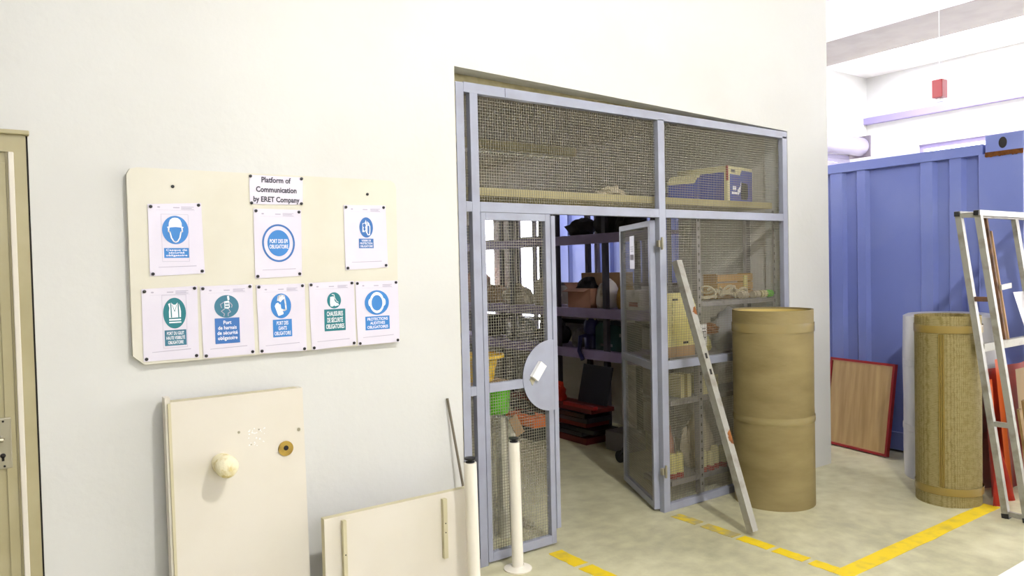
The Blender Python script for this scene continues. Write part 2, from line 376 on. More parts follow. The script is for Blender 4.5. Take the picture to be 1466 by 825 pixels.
# left door
d = tag(MB().box(-.86, .128, -.012, .10, 2.10, 2.165).box(.088, .128, -.012, .10, 0, 2.10).box(-.86, -.82, -.012, .1, 0, 2.1).build('door_1', 'cream_door'), kind='structure')
bx('head_moulding', 'cream_door', d, -.88, .140, -.03, .02, 2.165, 2.182, bev=.004)
bx('leaf', 'cream_door', d, -.82, .066, .0, .045, .01, 2.10)
bx('bead', 'cream_metal', d, .070, .0885, -.018, .06, 0, 2.10, bev=.004)
bx('stile', 'cream_door', d, .064, .072, -.008, .07, 0, 2.10)
bx('stile', 'cream_door', d, .028, .062, -.006, .0, .01, 2.06, bev=.003)
bx('joint', 'dark_gap', d, .128, .1345, .004, .1, 0, 2.165)
lp = bx('lock_plate', 'hardware', d, -.005, .047, -.014, -.006, .915, 1.105, bev=.003)
lp['label'] = 'worn steel lock plate with keyhole'
MB().tube([(.018, -.013, .965), (.018, -.016, .965)], .009, 12).box(.014, .022, -.016, -.013, .945, .962).build('keyhole', 'dark_gap', lp)
for z in (.925, 1.093): MB().tube([(.022, -.013, z), (.022, -.0165, z)], .004, 8).build('screw', 'dark_gap', lp)
MB().tube([(.018, -.014, 1.03), (.018, -.05, 1.03)], .009, 10).tube([(.02, -.05, 1.03), (-.02, -.055, 1.033), (-.1, -.052, 1.03)], .008, 10).build('lever', 'hardware', lp, smooth=True)

# ================================================================== MESH PARTITION
def wires(mb, x0, x1, z0, z1, y, sp=.0165, r=.00095):
    n = int((x1-x0)/sp)
    for i in range(1, n+1):
        x = x0+(x1-x0)*i/(n+1)+random.uniform(-.0006, .0006); mb.box(x-r, x+r, y-r, y+r, z0, z1)
    n = int((z1-z0)/sp)
    for i in range(1, n+1):
        z = z0+(z1-z0)*i/(n+1)+random.uniform(-.0006, .0006); mb.box(x0, x1, y+r, y+3*r, z-r, z+r)
    return mb
def mesh_panel(parent, x0, x1, z0, z1, y=.02, mx=None):
    mb = wires(MB(), x0, x1, z0, z1, y)
    if mx is not None: mb.xf(mx)
    o = mb.build('wire_mesh', 'wire', parent); o['kind'] = 'stuff'; return o
pt = thing('mesh_partition', 'pale grey steel frame with wire mesh filling the wide storeroom opening', 'partition', (3.48, .02, 0))
Y0, Y1 = 0.0, .04
def fr(name, x0, x1, z0, z1): return bx(name, 'grey_paint', pt, x0, x1, Y0, Y1, z0, z1, bev=.003)
fr('post', 2.035, 2.085, 0, 2.615); fr('post', 2.122, 2.172, 0, 2.565); fr('post', 3.548, 3.607, 0, 2.565); fr('post', 4.875, 4.93, 0, 2.565)
b = MB().prism([(2.085, 2.565), (4.93, 2.55), (4.93, 2.6), (2.085, 2.618)], Y0, Y1); b.build('top_rail', 'grey_paint', pt)
bx('seam', 'dark_gap', pt, 2.352, 2.3545, -.0008, .0, 2.566, 2.614)
for a, c_ in ((2.172, 3.548), (3.607, 4.875)): fr('middle_rail', a, c_, 1.93, 1.985)
fr('middle_rail', 2.085, 2.122, 1.93, 1.985); fr('lower_rail', 2.085, 2.122, .94, .99); fr('bottom_rail', 2.085, 2.122, 0, .05)
fr('lower_rail', 3.607, 4.875, .935, .99); fr('bottom_rail', 3.607, 4.875, 0.0, .05)
for a in ((2.085, 2.122, 1.985, 2.566), (2.172, 3.548, 1.985, 2.556), (3.607, 4.875, 1.985, 2.55), (2.085, 2.122, .99, 1.93), (2.085, 2.122, .05, .94),
          (3.607, 4.875, .99, 1.93), (3.607, 4.875, .05, .935)): mesh_panel(pt, *a, y=.03)
# closed left leaf
lf = thing('mesh_door', 'closed narrow mesh door leaf with round lock plate', 'door', (2.43, .02, .015))
def lb(name, x0, x1, z0, z1): return bx(name, 'grey_paint', lf, x0, x1, .002, .038, z0, z1, bev=.003)
lb('stile', 2.176, 2.206, .015, 1.929); lb('stile', 2.615, 2.652, .015, 1.929); lb('top_rail', 2.206, 2.615, 1.888, 1.929)
lb('lock_rail', 2.206, 2.615, .945, .995); lb('bottom_rail', 2.206, 2.615, .015, .065)
o = bx('cover_strip', 'grey_paint', lf, 2.652, 2.682, -.004, .03, .1, 1.92, bev=.002)
mesh_panel(lf, 2.206, 2.615, .995, 1.888); mesh_panel(lf, 2.206, 2.615, .065, .945)
R_ = .205; a0 = math.acos(.02/R_)
lp = MB().prism(ell(2.635, 1.0, R_, R_, 40, a0, 2*math.pi-a0), -.003, .001).build('lock_plate', 'grey_paint', lf); lp['label'] = 'pale grey round lock plate'
def dirbar(p, q, w_, y0, y1):
    p, q = Vector((p[0], 0, p[1])), Vector((q[0], 0, q[1])); d_ = (q-p).normalized(); n_ = Vector((-d_.z, 0, d_.x))*w_/2
    return MB().prism([((p-n_).x, (p-n_).z), ((q-n_).x, (q-n_).z), ((q+n_).x, (q+n_).z), ((p+n_).x, (p+n_).z)], y0, y1)
dirbar((2.497, .995), (2.56, 1.075), .05, -.03, -.003).build('latch_cover', 'white_board', lp)
MB().prism([(2.475, .99), (2.497, 1.018), (2.515, .985), (2.493, .955)], -.006, -.003).build('keyhole_slot', 'hardware', lp)
# open right leaf
hx, hy, ex, ey = 3.535, .05, 3.86, .68
LW = math.hypot(ex-hx, ey-hy); an = math.atan2(ey-hy, ex-hx)
mxl = Matrix.Translation((hx, hy, 0)) @ Matrix.Rotation(an, 4, 'Z')
rf = thing('mesh_door', 'wire mesh door leaf standing open into the dark storeroom', 'door', (hx, hy, .015))
def rb(name, x0, x1, z0, z1, y0=-.018, y1=.018, mk='grey_paint'): return MB().box(x0, x1, y0, y1, z0, z1, bev=.003).xf(mxl).build(name, mk, rf)
rb('stile', 0.0, .036, .015, 1.915, -.02, .02); rb('stile', LW-.036, LW, .015, 1.915); rb('top_rail', .036, LW-.036, 1.875, 1.915); rb('lock_rail', .036, LW-.036, .93, .985); rb('bottom_rail', .036, LW-.036, .015, .06)
mesh_panel(rf, .036, LW-.036, .985, 1.875, 0, mxl); mesh_panel(rf, .036, LW-.036, .06, .93, 0, mxl)
for z in (1.76, .28):
    h = MB().box(3.515, 3.548, -.022, .0, z-.022, z+.022, bev=.003).tube([(3.541, -.028, z-.04), (3.541, -.028, z+.04)], .008, 10).build('hinge', 'hardware', rf)
nt = MB().box(.33, .43, .02, .024, 1.60, 1.83).xf(mxl).build('notice', 'paper', rf); nt['label'] = 'small white printed notice'
MB().box(.345, .415, .0245, .025, 1.66, 1.70).box(.345, .40, .0245, .025, 1.72, 1.726).box(.345, .41, .0245, .025, 1.735, 1.741).box(.345, .41, .0245, .025, 1.75, 1.756).xf(mxl).build('notice_print', 'faint_ink', nt)

# ================================================================== NOTICE BOARD
YB = -.03
bpts = [(.505, 1.262), (1.635, 1.266), (1.652, 1.283), (1.66, 2.03), (1.652, 2.055), (1.63, 2.068), (.5, 2.066), (.475, 2.058), (.463, 2.035), (.463, 1.3)]
nb = tag(MB().prism(bpts, YB, -.001).build('notice_board', 'board'), 'cream notice board with clipped corners hung on the white wall', 'notice board')
WL[nb.name] = nb.location.copy()
def pin(parent, x, z, y):
    return MB().tube([(x, y, z), (x, y-.006, z)], .0028, 8).lathe([(0.0005, 0), (.006, .0005), (.0062, .003), (.004, .005), (.0005, .0055)], 12).build('pushpin', 'pin', parent) if False else MB().tube([(x, y, z), (x, y-.003, z), (x, y-.006, z), (x, y-.007, z)], [.0068, .007, .0055, .0005], 12).build('pushpin', 'pin', parent, smooth=True)
for x, z in ((.634, 1.994), (1.505, 1.996)): pin(nb, x, z, YB)

POST = {
 'helmet': [[(0.547, 1.908), (0.732, 1.919), (0.738, 1.64), (0.547, 1.632)], (.638, 1.813, .051, .059), [(0.592, 1.738), (0.688, 1.697)], [(0.585, 1.878), (0.689, 1.682)]],
 'ppe': [[(0.971, 1.902), (1.164, 1.901), (1.159, 1.619), (0.97, 1.612)], (1.067, 1.759, .074, .085), [(1.024, 1.779), (1.111, 1.732)], None],
 'visor': [[(1.392, 1.93), (1.587, 1.934), (1.592, 1.651), (1.393, 1.641)], (1.493, 1.835, .035, .049), [(1.453, 1.781), (1.529, 1.735)], None],
 'vest': [[(0.513, 1.561), (0.705, 1.568), (0.704, 1.283), (0.512, 1.284)], (.624, 1.467, .044, .064), [(0.583, 1.397), (0.667, 1.332)], [(0.577, 1.543), (0.67, 1.324)]],
 'harness': [[(0.738, 1.565), (0.934, 1.568), (0.937, 1.28), (0.743, 1.278)], (.833, 1.485, .051, .049), [(0.782, 1.435), (0.885, 1.325)], None],
 'gloves': [[(0.973, 1.564), (1.17, 1.564), (1.171, 1.274), (0.978, 1.279)], (1.069, 1.476, .046, .056), [(1.03, 1.415), (1.116, 1.336)], None],
 'boots': [[(1.211, 1.566), (1.411, 1.569), (1.414, 1.282), (1.217, 1.274)], (1.32, 1.49, .034, .038), [(1.27, 1.449), (1.374, 1.347)], None],
 'ears': [[(1.439, 1.566), (1.643, 1.565), (1.645, 1.279), (1.445, 1.277)], (1.538, 1.47, .064, .06), [(1.475, 1.404), (1.603, 1.338)], None],
}
LBL = {
 'helmet': ('white safety sheet with blue hard hat head symbol, top left of the board', 'blue_print', 'blue_print', 'Casque de\nsécurité\nobligatoire'),
 'ppe': ('safety sheet with a blue disc inside a blue ring under the title card', 'blue_print', None, 'PORT DES EPI\nOBLIGATOIRE'),
 'visor': ('safety sheet with small blue face shield symbol at the top right of the board', 'blue_print_dark', 'blue_print_dark', 'VISIERE DE\nPROTECTION\nOBLIGATOIRE'),
 'vest': ('safety sheet with dark green oval showing a reflective vest', 'teal_print', 'slate_print', 'PORT DU GILET\nHAUTE VISIBILITÉ\nOBLIGATOIRE'),
 'harness': ('safety sheet with slate disc of a harnessed climber above large blue caption', 'slate_print', 'blue_print_dark', 'Port\nde harnais\nde sécurité\nobligatoire'),
 'gloves': ('safety sheet with blue oval showing a pair of gloves', 'blue_print', 'blue_print', 'PORT DES\nGANTS\nOBLIGATOIRE'),
 'boots': ('safety sheet with small green oval showing a boot above a green caption', 'teal_print', 'teal_print', 'CHAUSSURES\nDE SÉCURITÉ\nOBLIGATOIRES'),
 'ears': ('safety sheet with blue disc of a head wearing ear muffs', 'blue_print', 'blue_print', 'PROTECTIONS\nAUDITIVES\nOBLIGATOIRES'),
}
YP = YB-.0025
def sheet(root, q, ex_=.011):
    tl, tr, br, bl = [Vector(p) for p in q]; cx = (tl+tr+br+bl)/4
    g = lambda p: p+Vector((ex_ if p.x > cx.x else -ex_, ex_*.9 if p.y > cx.y else -ex_*.9))
    tl, tr, br, bl = g(tl), g(tr), g(br), g(bl)
    def fn(u, v):
        p = (bl*(1-u)+br*u)*(1-v)+(tl*(1-u)+tr*u)*v
        return (p.x, YP+.0007*math.sin(u*7+tl.x*9)*math.sin(v*3), p.y)
    return MB().prism([bl, br, tr, tl], YP-.0006, YP).build('sheet', 'paper', root)
def line(pts, w_, y):
    b_ = MB()
    for p, q in zip(pts, pts[1:]):
        p, q = Vector((p[0], p[1])), Vector((q[0], q[1])); d_ = (q-p)
        if d_.length < 1e-6: continue
        d_.normalize(); n_ = Vector((-d_.y, d_.x))*w_/2; p = p-d_*w_*.3; q = q+d_*w_*.3
        b_.flat([p-n_, q-n_, q+n_, p+n_], y)
    return b_
YD, YG, YG2 = YP-.0016, YP-.0024, YP-.0032
for k, (q, (cx, cz, rx, rz), cap, frm) in POST.items():
    lab, dm, cm, txt = LBL[k]
    xs = [p[0] for p in q]; zs = [p[1] for p in q]
    rt = thing('safety_poster', lab, 'poster', (sum(xs)/4, YB, min(zs)-.01), 'safety posters pinned to the notice board')
    sheet(rt, q)
    for (x, z) in q: pin(rt, x, z, YP-.001)
    # header and footer print
    x0, x1, zt, zb = min(xs), max(xs), max(zs), min(zs)
    hb = MB()
    hb.flat(ell(x0+.03, zt-.012, .006, .0035, 10), YD); hb.flat([(x0+.085, zt-.015), (x0+.11, zt-.015), (x0+.11, zt-.011), (x0+.085, zt-.011)], YD)
    for i in range(3): hb.flat([(x1-.075, zt-.0205+i*.005), (x1-.025-.008*(i == 1), zt-.0205+i*.005), (x1-.025-.008*(i == 1), zt-.018+i*.005), (x1-.075, zt-.018+i*.005)], YD)
    hb.flat([(x0+.02, zt-.024), (x1-.02, zt-.024), (x1-.02, zt-.0234), (x0+.02, zt-.0234)], YD)
    hb.flat([(x0+.022, zb+.026), (x1-.022, zb+.029), (x1-.022, zb+.032), (x0+.022, zb+.028)], YD)
    hb.build('small_print', 'faint_ink', rt)['kind'] = 'stuff'
    if frm:
        (fx0, fz1), (fx1, fz0) = frm
        line([(fx0, fz0), (fx1, fz0), (fx1, fz1), (fx0, fz1), (fx0, fz0)], .0012, YD).build('border_line', 'faint_ink', rt)
    if k == 'ppe':
        n = 48; b_ = MB(); o_ = ell(cx, cz, rx, rz, n); i_ = ell(cx, cz, rx-.0085, rz-.0085, n)
        for i in range(n): b_.flat([o_[i], o_[(i+1) % n], i_[(i+1) % n], i_[i]], YD)
        b_.build('ring', 'blue_print_dark', rt)
        MB().flat(ell(cx, cz, .05, .059, 48), YD).build('disc', dm, rt)
    else:
        MB().flat(ell(cx, cz, rx, rz, 48), YD).build('disc', dm, rt)
    (cx0, cz1), (cx1, cz0) = cap
    par = rt
    if cm:
        par = MB().flat([(cx0, cz0), (cx1, cz0), (cx1, cz1), (cx0, cz1)], YD).build('caption_panel', cm, rt)
    nl = txt.count('\n')+1
    lettering('caption_lettering', txt, (cx0+cx1)/2, (cz0+cz1)/2, (cx1-cx0)*(.97 if k == 'ppe' else .86 if nl < 4 else .82), (cz1-cz0)*(.9 if k == 'ppe' else .8), YG, 'white_print', par, bold=.015)
    T = lambda pts: [(cx+a*rx, cz+c_*rz) for a, c_ in pts]
    sy = lambda: None
    b_ = MB(); b2 = MB(); two = False
    if k == 'helmet':
        b_.flat(T([(-.62, .22), (-.5, .24), (-.48, .5), (-.38, .72), (-.2, .84), (0, .87), (.2, .84), (.38, .72), (.48, .5), (.5, .24), (.62, .22), (.6, .14), (.3, .19), (0, .21), (-.3, .19), (-.6, .14)]), YG)
        bb = line(T([(-.5, .15), (-.52, -.1), (-.42, -.15), (-.32, -.55), (-.15, -.8), (0, -.86), (.15, -.8), (.32, -.55), (.42, -.15), (.52, -.1), (.5, .15)]), .0055, YG)
        bb.build('face_outline', 'white_print', rt)
    elif k == 'visor':
        b_.flat(T([(-.6, -.45), (-.55, .4), (-.2, .45), (-.05, .75), (.05, .45), (.0, -.6), (-.15, -.3), (-.3, -.45)]), YG)
        b_.flat(T([(.15, .62), (.45, .4), (.52, .15), (.15, .2)]), YG)
        bb = line(T([(.1, .2), (.08, -.5), (.2, -.72), (.45, -.72), (.52, -.3), (.52, .15)]), .005, YG); bb.build('face_outline', 'white_print', rt)
        two = True; b2.flat(ell(cx-.3*rx, cz+.2*rz, .008, .01, 12), YG2); b2.flat(ell(cx-.28*rx, cz-.15*rz, .006, .009, 12), YG2)
    elif k == 'vest':
        b_.flat(T([(-.55, .62), (-.28, .68), (-.1, .55), (.1, .55), (.28, .68), (.4, .6), (.5, .35), (.56, .1), (.54, -.28), (-.5, -.3), (-.5, .1), (-.45, .35)]), YG)
        b_.flat(T([(-.5, -.38), (.54, -.38), (.54, -.48), (-.5, -.48)]), YG); b_.flat(T([(-.5, -.56), (.56, -.56), (.56, -.64), (-.5, -.64)]), YG)
        two = True
        for a in (-.32, .32): b2.flat(T([(a-.05, .66), (a+.05, .66), (a+.08, -.28), (a-.02, -.28)]), YG2)
        for p0 in (-.2, .2): b2.flat(T([(p0-.02, .55), (p0+.02, .55), (.03, .1), (-.02, .1)]), YG2)
    elif k == 'harness':
        b_.flat(T([(.05, .9), (.2, .95), (.25, .6), (.1, .5)]), YG)
        b_.flat(T([(-.18, .45), (.2, .5), (.26, -.1), (.1, -.22), (-.18, -.15)]), YG)
        bb = line(T([(-.2, .4), (-.5, .2), (-.42, -.1)]), .003, YG); bb.build('figure_outline', 'faint_ink', rt)
        line(T([(.22, .4), (.45, .1), (.4, -.1)]), .003, YG).build('figure_outline', 'faint_ink', rt)
        line(T([(-.15, -.2), (-.45, -.4), (-.2, -.65), (-.25, -.85)]), .003, YG).build('figure_outline', 'faint_ink', rt)
        line(T([(.15, -.22), (.3, -.5), (.1, -.6), (.1, -.85)]), .003, YG).build('figure_outline', 'faint_ink', rt)
        two = True
        for a, c_ in ((-.05, .25), (.1, .25), (-.05, 0), (.1, 0)): b2.flat(ell(cx+a*rx, cz+c_*rz, .0035, .0045, 8), YG2)
    elif k == 'gloves':
        b_.flat(T([(-.62, 0), (-.5, .2), (-.3, .28), (-.15, .12), (-.05, .15), (0, -.2), (.05, -.3), (.22, -.55), (.2, -.68), (-.28, -.8), (-.38, -.6)]), YG)
        bb = line(T([(-.3, .45), (-.25, .75), (0, .85), (.3, .8), (.38, .5), (.45, .1), (.48, -.3), (.3, -.38), (.05, -.3)]), .007, YG); bb.build('glove_outline', 'white_print', rt)
        b_.flat(T([(-.28, .45), (-.22, .72), (.05, .8), (.28, .72), (.28, .55), (.1, .45), (-.05, .3)]), YG)
    elif k == 'boots':
        b_.flat(T([(-.55, .45), (-.1, .5), (.0, .35), (.05, -.05), (.3, -.3), (.6, -.42), (.68, -.62), (.1, -.72), (-.05, -.6), (-.2, -.75), (-.55, -.72), (-.6, -.3)]), YG)
        line(T([(-.3, .75), (0, .7), (.1, .3), (.35, -.1), (.6, -.25)]), .0026, YG).build('boot_outline', 'white_print', rt)
    elif k == 'ears':
        n = 36; o_ = ell(cx, cz, .6*rx, .86*rz, n); i_ = ell(cx-.0, cz-.02*rz, .45*rx, .63*rz, n)
        for i in range(n): b_.flat([o_[i], o_[(i+1) % n], i_[(i+1) % n], i_[i]], YG)
        two = False
        MB().flat(ell(cx-.58*rx, cz+.02*rz, .13*rx, .3*rz, 16), YG2).flat(ell(cx+.58*rx, cz+.02*rz, .13*rx, .3*rz, 16), YG2).build('ear_muffs', 'white_print', rt)
    if len(b_.bm.faces): b_.build('symbol', 'faint_ink' if k == 'nope' else 'white_print', rt)
    else: b_.bm.free()
    if two: b2.build('symbol_detail', dm, rt)
    else: b2.bm.free()
q = [(0.952, 2.054), (1.181, 2.054), (1.177, 1.94), (0.953, 1.936)]
rt = thing('title_card', 'white card reading Platform of Communication at the top of the notice board', 'sign', (1.066, YB, 1.93))
sheet(rt, q, .006)
for p in q: pin(rt, p[0], p[1], YP-.001)
for t, z, wd, ht in (('Platform of', 2.041, .132, .0255), ('Communication', 1.998, .182, .0255), ('by ERET Company', 1.951, .207, .032)):
    lettering('lettering', t, 1.065, z, wd, ht, YD, 'ink', rt, bold=.03)

# ================================================================== CREAM PANELS BY THE WALL
# tall sheet-metal door leaning on the wall, with folded edges
tp = thing('metal_panel', 'tall cream sheet metal panel with a round plug leaning on the wall', 'panel', (.83, -.3, 0))
def lean(z): return -.03-.035*(1-z/1.11)          # back of the panel at height z
def ybk(z): return lean(z)
def slab(name, x0, x1, z0, z1, t0, t1, mk, par):    # slab following the lean, from depth t0 to t1 in front of the back
    b_ = MB(); vs = []
    for z in (z0, z1):
        for x in (x0, x1):
            for t in (t0, t1): vs.append(b_.bm.verts.new((x, ybk(z)-t, z)))
    for f in ((0,1,3,2), (4,6,7,5), (0,4,5,1), (2,3,7,6), (0,2,6,4), (1,5,7,3)): b_.bm.faces.new([vs[i] for i in f])
    return b_.build(name, mk, par)
slab('face_sheet', .585, 1.135, 0, 1.105, .06, .063, 'cream_metal', tp)
slab('side_fold', .565, .585, 0, 1.125, .0, .058, 'cream_metal', tp)
slab('side_fold', 1.115, 1.135, 0, 1.105, .0, .06, 'cream_metal', tp)
slab('top_fold', .585, 1.115, 1.095, 1.105, .0, .06, 'cream_edge', tp)
slab('edge_lip', .574, .585, 0, 1.10, .058, .066, 'cream_edge', tp)
zz = .83; yk = ybk(zz)-.063
kb = MB().lathe([(.0005, 0), (.038, 0), (.043, .03), (.046, .09), (.043, .115), (.03, .128), (.0005, .132)], 24, wob=.02).xf(Matrix.Translation((.772, yk+.002, zz)) @ Matrix.Rotation(math.radians(90), 4, 'X')).build('plug', 'foam', tp, smooth=True)
kb['label'] = 'crumbly pale foam plug'
rg = MB().tube([(1.048, yk+.002, .845), (1.048, yk-.006, .845)], .033, 24).build('gland', 'olive_ring', tp); rg['label'] = 'small brown cable gland'
MB().tube([(1.048, yk-.005, .848), (1.048, yk-.008, .848)], .011, 12).build('gland_hole', 'dark_gap', rg)
for x, z, r in ((.85, .945, .006), (.935, .945, .004), (.90, .885, .003), (1.11, .92, .008)):
    MB().tube([(x, ybk(z)-.062, z), (x, ybk(z)-.0645, z)], r, 8).build('chip', 'hardware', tp)
b = MB()
for i in range(26):
    x, z = .89+.08*random.random(), .875+.08*random.random(); b.tube([(x, ybk(z)-.0625, z), (x, ybk(z)-.0636, z)], .002+.002*random.random(), 6)
o = b.build('foam_specks', 'white_board', tp); o['kind'] = 'stuff'
# low wide panel in front
lpn = thing('metal_panel', 'low wide cream metal panel with two upright brackets below the notice board', 'panel', (1.53, -.22, 0))
bx('face_sheet', 'cream_metal', lpn, 1.164, 1.915, -.238, -.235, 0, .536)
bx('top_fold', 'cream_edge', lpn, 1.164, 1.915, -.235, -.2, .528, .536)
bx('side_fold', 'cream_edge', lpn, 1.909, 1.915, -.235, -.2, 0, .528)
bx('side_fold', 'cream_edge', lpn, 1.164, 1.17, -.235, -.2, 0, .528)
br = bx('bracket', 'cream_edge', lpn, 1.241, 1.259, -.26, -.238, 0, .518, bev=.002); bx('bracket_flange', 'cream_metal', lpn, 1.259, 1.283, -.242, -.238, 0, .513)
br2 = bx('bracket', 'cream_edge', lpn, 1.751, 1.774, -.26, -.238, .222, .513, bev=.002)
for p_, xx, zz_ in ((br, 1.25, .365), (br2, 1.762, .395), (br2, 1.762, .35)): MB().tube([(xx, -.2595, zz_), (xx, -.262, zz_)], .003, 8).build('screw_hole', 'dark_gap', p_)
# barrier posts
def barrier_post(x, y, label, tilt):
    t = thing('barrier_post', label, 'post', (x, y, 0), 'white plastic barrier posts')
    MB().lathe([(.0005, 0), (.075, 0), (.076, .006), (.06, .012), (.036, .018), (.034, .024)], 28, (x, y, 0)).build('base', 'white_plastic', t, smooth=True)
    MB().tube([(x, y, .018), (x-tilt, y, .69)], .031, 24).build('pole', 'white_plastic', t, smooth=True)
    MB().lathe([(.0005, 0), (.022, 0), (.022, .006), (.012, .008), (.012, .014), (.026, .016), (.027, .024), (.0005, .026)], 20, (x-tilt, y, .69)).build('cap', 'black_plastic', t, smooth=True)
barrier_post(2.275, -.13, 'white plastic barrier post with round base before the mesh door', .008)
barrier_post(1.87, -.337, 'white plastic barrier post beside the low cream panel', .008)
o = tag(MB().tube([(2.0, -.12, .0), (1.978, -.07, .5), (1.932, -.012, .95)], .007, 8).build('steel_rod', 'steel_rod', smooth=True), 'thin dark steel rod leaning on the wall behind the low panel', 'rod')
# slim white conduit beside it

# ================================================================== PLANK, TUBE, ROLLS
pk = thing('steel_profile', 'scuffed pale grey steel profile leaning on the mesh partition', 'beam', (3.655, -.59, 0))
a, c_ = Vector((3.66, -.6, .022)), Vector((3.668, -.034, 1.645)); dd = (c_-a).normalized()
MB().bar(a, c_, .05, .045, up=(0, 1, 0)).build('profile', 'old_steel', pk)
sdv = dd.cross(Vector((0, 1, 0))).normalized(); uv_ = sdv.cross(dd).normalized()
for t0, t1, sd0 in ((.30, .352, 3), (.782, .815, 8)):
    b = MB(); rn = random.Random(sd0); pts = []
    for i in range(9): pts.append((t0+(t1-t0)*(i/8+rn.uniform(-.08, .08)), -.0255))
    L1 = [(t0+(t1-t0)*i/10, -.0245) for i in range(11)]; L2 = [(t0+(t1-t0)*i/10, -.022+.04*math.sin(math.pi*i/10)**.6*rn.uniform(.6, 1)) for i in range(11)]
    V1 = [b.bm.verts.new(a+(c_-a)*t+sdv*s_-uv_*.0232) for t, s_ in L1]; V2 = [b.bm.verts.new(a+(c_-a)*t+sdv*s_-uv_*.0232) for t, s_ in L2]
    for i in range(10): b.bm.faces.new((V1[i], V1[i+1], V2[i+1], V2[i]))
    b.build('rust_stain', 'rust', pk)
for t0 in (.56, .62):
    p0 = a+(c_-a)*t0; p1 = a+(c_-a)*(t0+.02); MB().bar(p0+Vector((0, -.023, 0)), p1+Vector((0, -.023, 0)), .016, .006, up=(0, 1, 0)).build('slot', 'dark_gap', pk)

def tube_roll(name, label, c, r, h, mk, mk_in, th=.012, wob=.006):
    t = thing(name, label, 'roll', (c[0], c[1], 0))
    MB().lathe([(r-th, .004), (r, 0), (r, h*.44), (r+.001, h*.47), (r-.001, h*.5), (r, h), (r-th, h), (r-th, .004)], 64, (c[0], c[1], 0), wob=wob).build('tube_wall', mk, t, smooth=True)
    MB().lathe([(r-th-.001, .02), (r-th-.001, h-.012)], 64, (c[0], c[1], 0), wob=wob).build('inner_lining', mk_in, t, smooth=True)
    return t
t = tube_roll('cardboard_tube', 'wide open cardboard tube standing against the wall end', (4.335, -.275), .262, 1.305, 'cardboard', 'cardboard_in')
MB().lathe([(.2655, .0), (.2665, .01), (.2665, .05), (.2655, .06)], 64, (4.335, -.275, 1.16), wob=.006).build('tape_band', 'tape', t, smooth=True)
MB().lathe([(.2645, .0), (.2665, .015), (.2665, .03), (.2645, .045)], 64, (4.335, -.275, .56), wob=.006).build('tape_band', 'tape', t, smooth=True)
# woven roll with tape bands
wr = thing('mat_roll', 'tall straw coloured woven mat roll beside the steel frame', 'roll', (5.225, -1.0, 0))
b = MB(); pr = []
n = 150; turns = 3.0
for i in range(n+1):
    a_ = 2*math.pi*turns*i/n; r_ = .2-.009*turns*(1-i/n)+0; pr.append((5.225+r_*math.cos(a_-2.6), -1.0+r_*math.sin(a_-2.6)))
vs0 = [b.bm.verts.new((p[0], p[1], 0.0)) for p in pr]; vs1 = [b.bm.verts.new((p[0], p[1], 1.245)) for p in pr]
for i in range(n): b.bm.faces.new((vs0[i], vs0[i+1], vs1[i+1], vs1[i]))
bmesh.ops.solidify(b.bm, geom=b.bm.faces[:], thickness=.006)
b.build('mat', 'woven', wr, smooth=True)
for z, h in ((1.135, .05), (.075, .05)): MB().lathe([(.2025, 0), (.203, .003), (.203, h-.003), (.2025, h)], 48, (5.225, -1.0, z)).build('tape_band', 'tape_brown', wr, smooth=True)
for a_ in (-2.84, -2.90, -2.96):
    MB().box(5.225+.2055*math.cos(a_)-.004, 5.225+.2055*math.cos(a_)+.004, -1+.2055*math.sin(a_)-.004, -1+.2055*math.sin(a_)+.004, .13, 1.13).build('edge_stripe', 'tape_brown', wr)
# white wrapped roll behind
ww = thing('wrapped_roll', 'large white film wrapped roll behind the straw mat roll', 'roll', (5.78, -.76, 0))
MB().lathe([(.0005, 0.002), (.30, 0), (.305, .2), (.30, .6), (.306, .9), (.30, 1.2), (.27, 1.215), (.0005, 1.21)], 48, (5.78, -.76, 0), wob=.012).build('roll_body', 'white_wrap', ww, smooth=True)
for z in (.35, .83): MB().lathe([(.307, 0), (.309, .002), (.309, .045), (.307, .047)], 48, (5.78, -.76, z), wob=.012).build('film_band', 'white_wrap', ww, smooth=True)
# red framed panel
rp = thing('framed_panel', 'wood veneer panel in a red frame leaning on the blue container', 'panel', (6.0, .2, 0))
W_, H_ = .64, .76
base0, base1 = Vector((5.93, -.2, 0)), Vector((6.06, .615, 0)); ud = (base1-base0).normalized(); tl = math.radians(9)
nrm = Vector((ud.y, -ud.x, 0)); upv = Vector((nrm.x*math.sin(tl), nrm.y*math.sin(tl), math.cos(tl))); back = ud.cross(upv)
if back.x < 0: back = -back
mxp = Matrix((( ud.x, back.x, upv.x, base0.x), (ud.y, back.y, upv.y, base0.y), (ud.z, back.z, upv.z, .012), (0, 0, 0, 1)))
def pp(name, mk, *a_, **k_): return MB().box(*a_, **k_).xf(mxp).build(name, mk, rp)
pp('veneer_sheet', 'veneer', .028, W_-.028, .006, .02, .028, H_-.028)
pp('frame_bar', 'red_paint', 0, W_, 0, .035, 0, .02); pp('frame_bar', 'red_paint', 0, W_, 0, .035, H_-.02, H_); pp('frame_bar', 'red_paint', 0, .02, 0, .035, .02, H_-.02); pp('frame_bar', 'red_paint', W_-.02, W_, 0, .035, .02, H_-.02)
pp('inner_bead', 'carton_tan', .02, .028, .002, .02, .02, H_-.02); pp('inner_bead', 'carton_tan', .028, W_-.02, .002, .02, .02, .028); pp('inner_bead', 'carton_tan', .028, W_-.02, .002, .02, H_-.028, H_-.02)

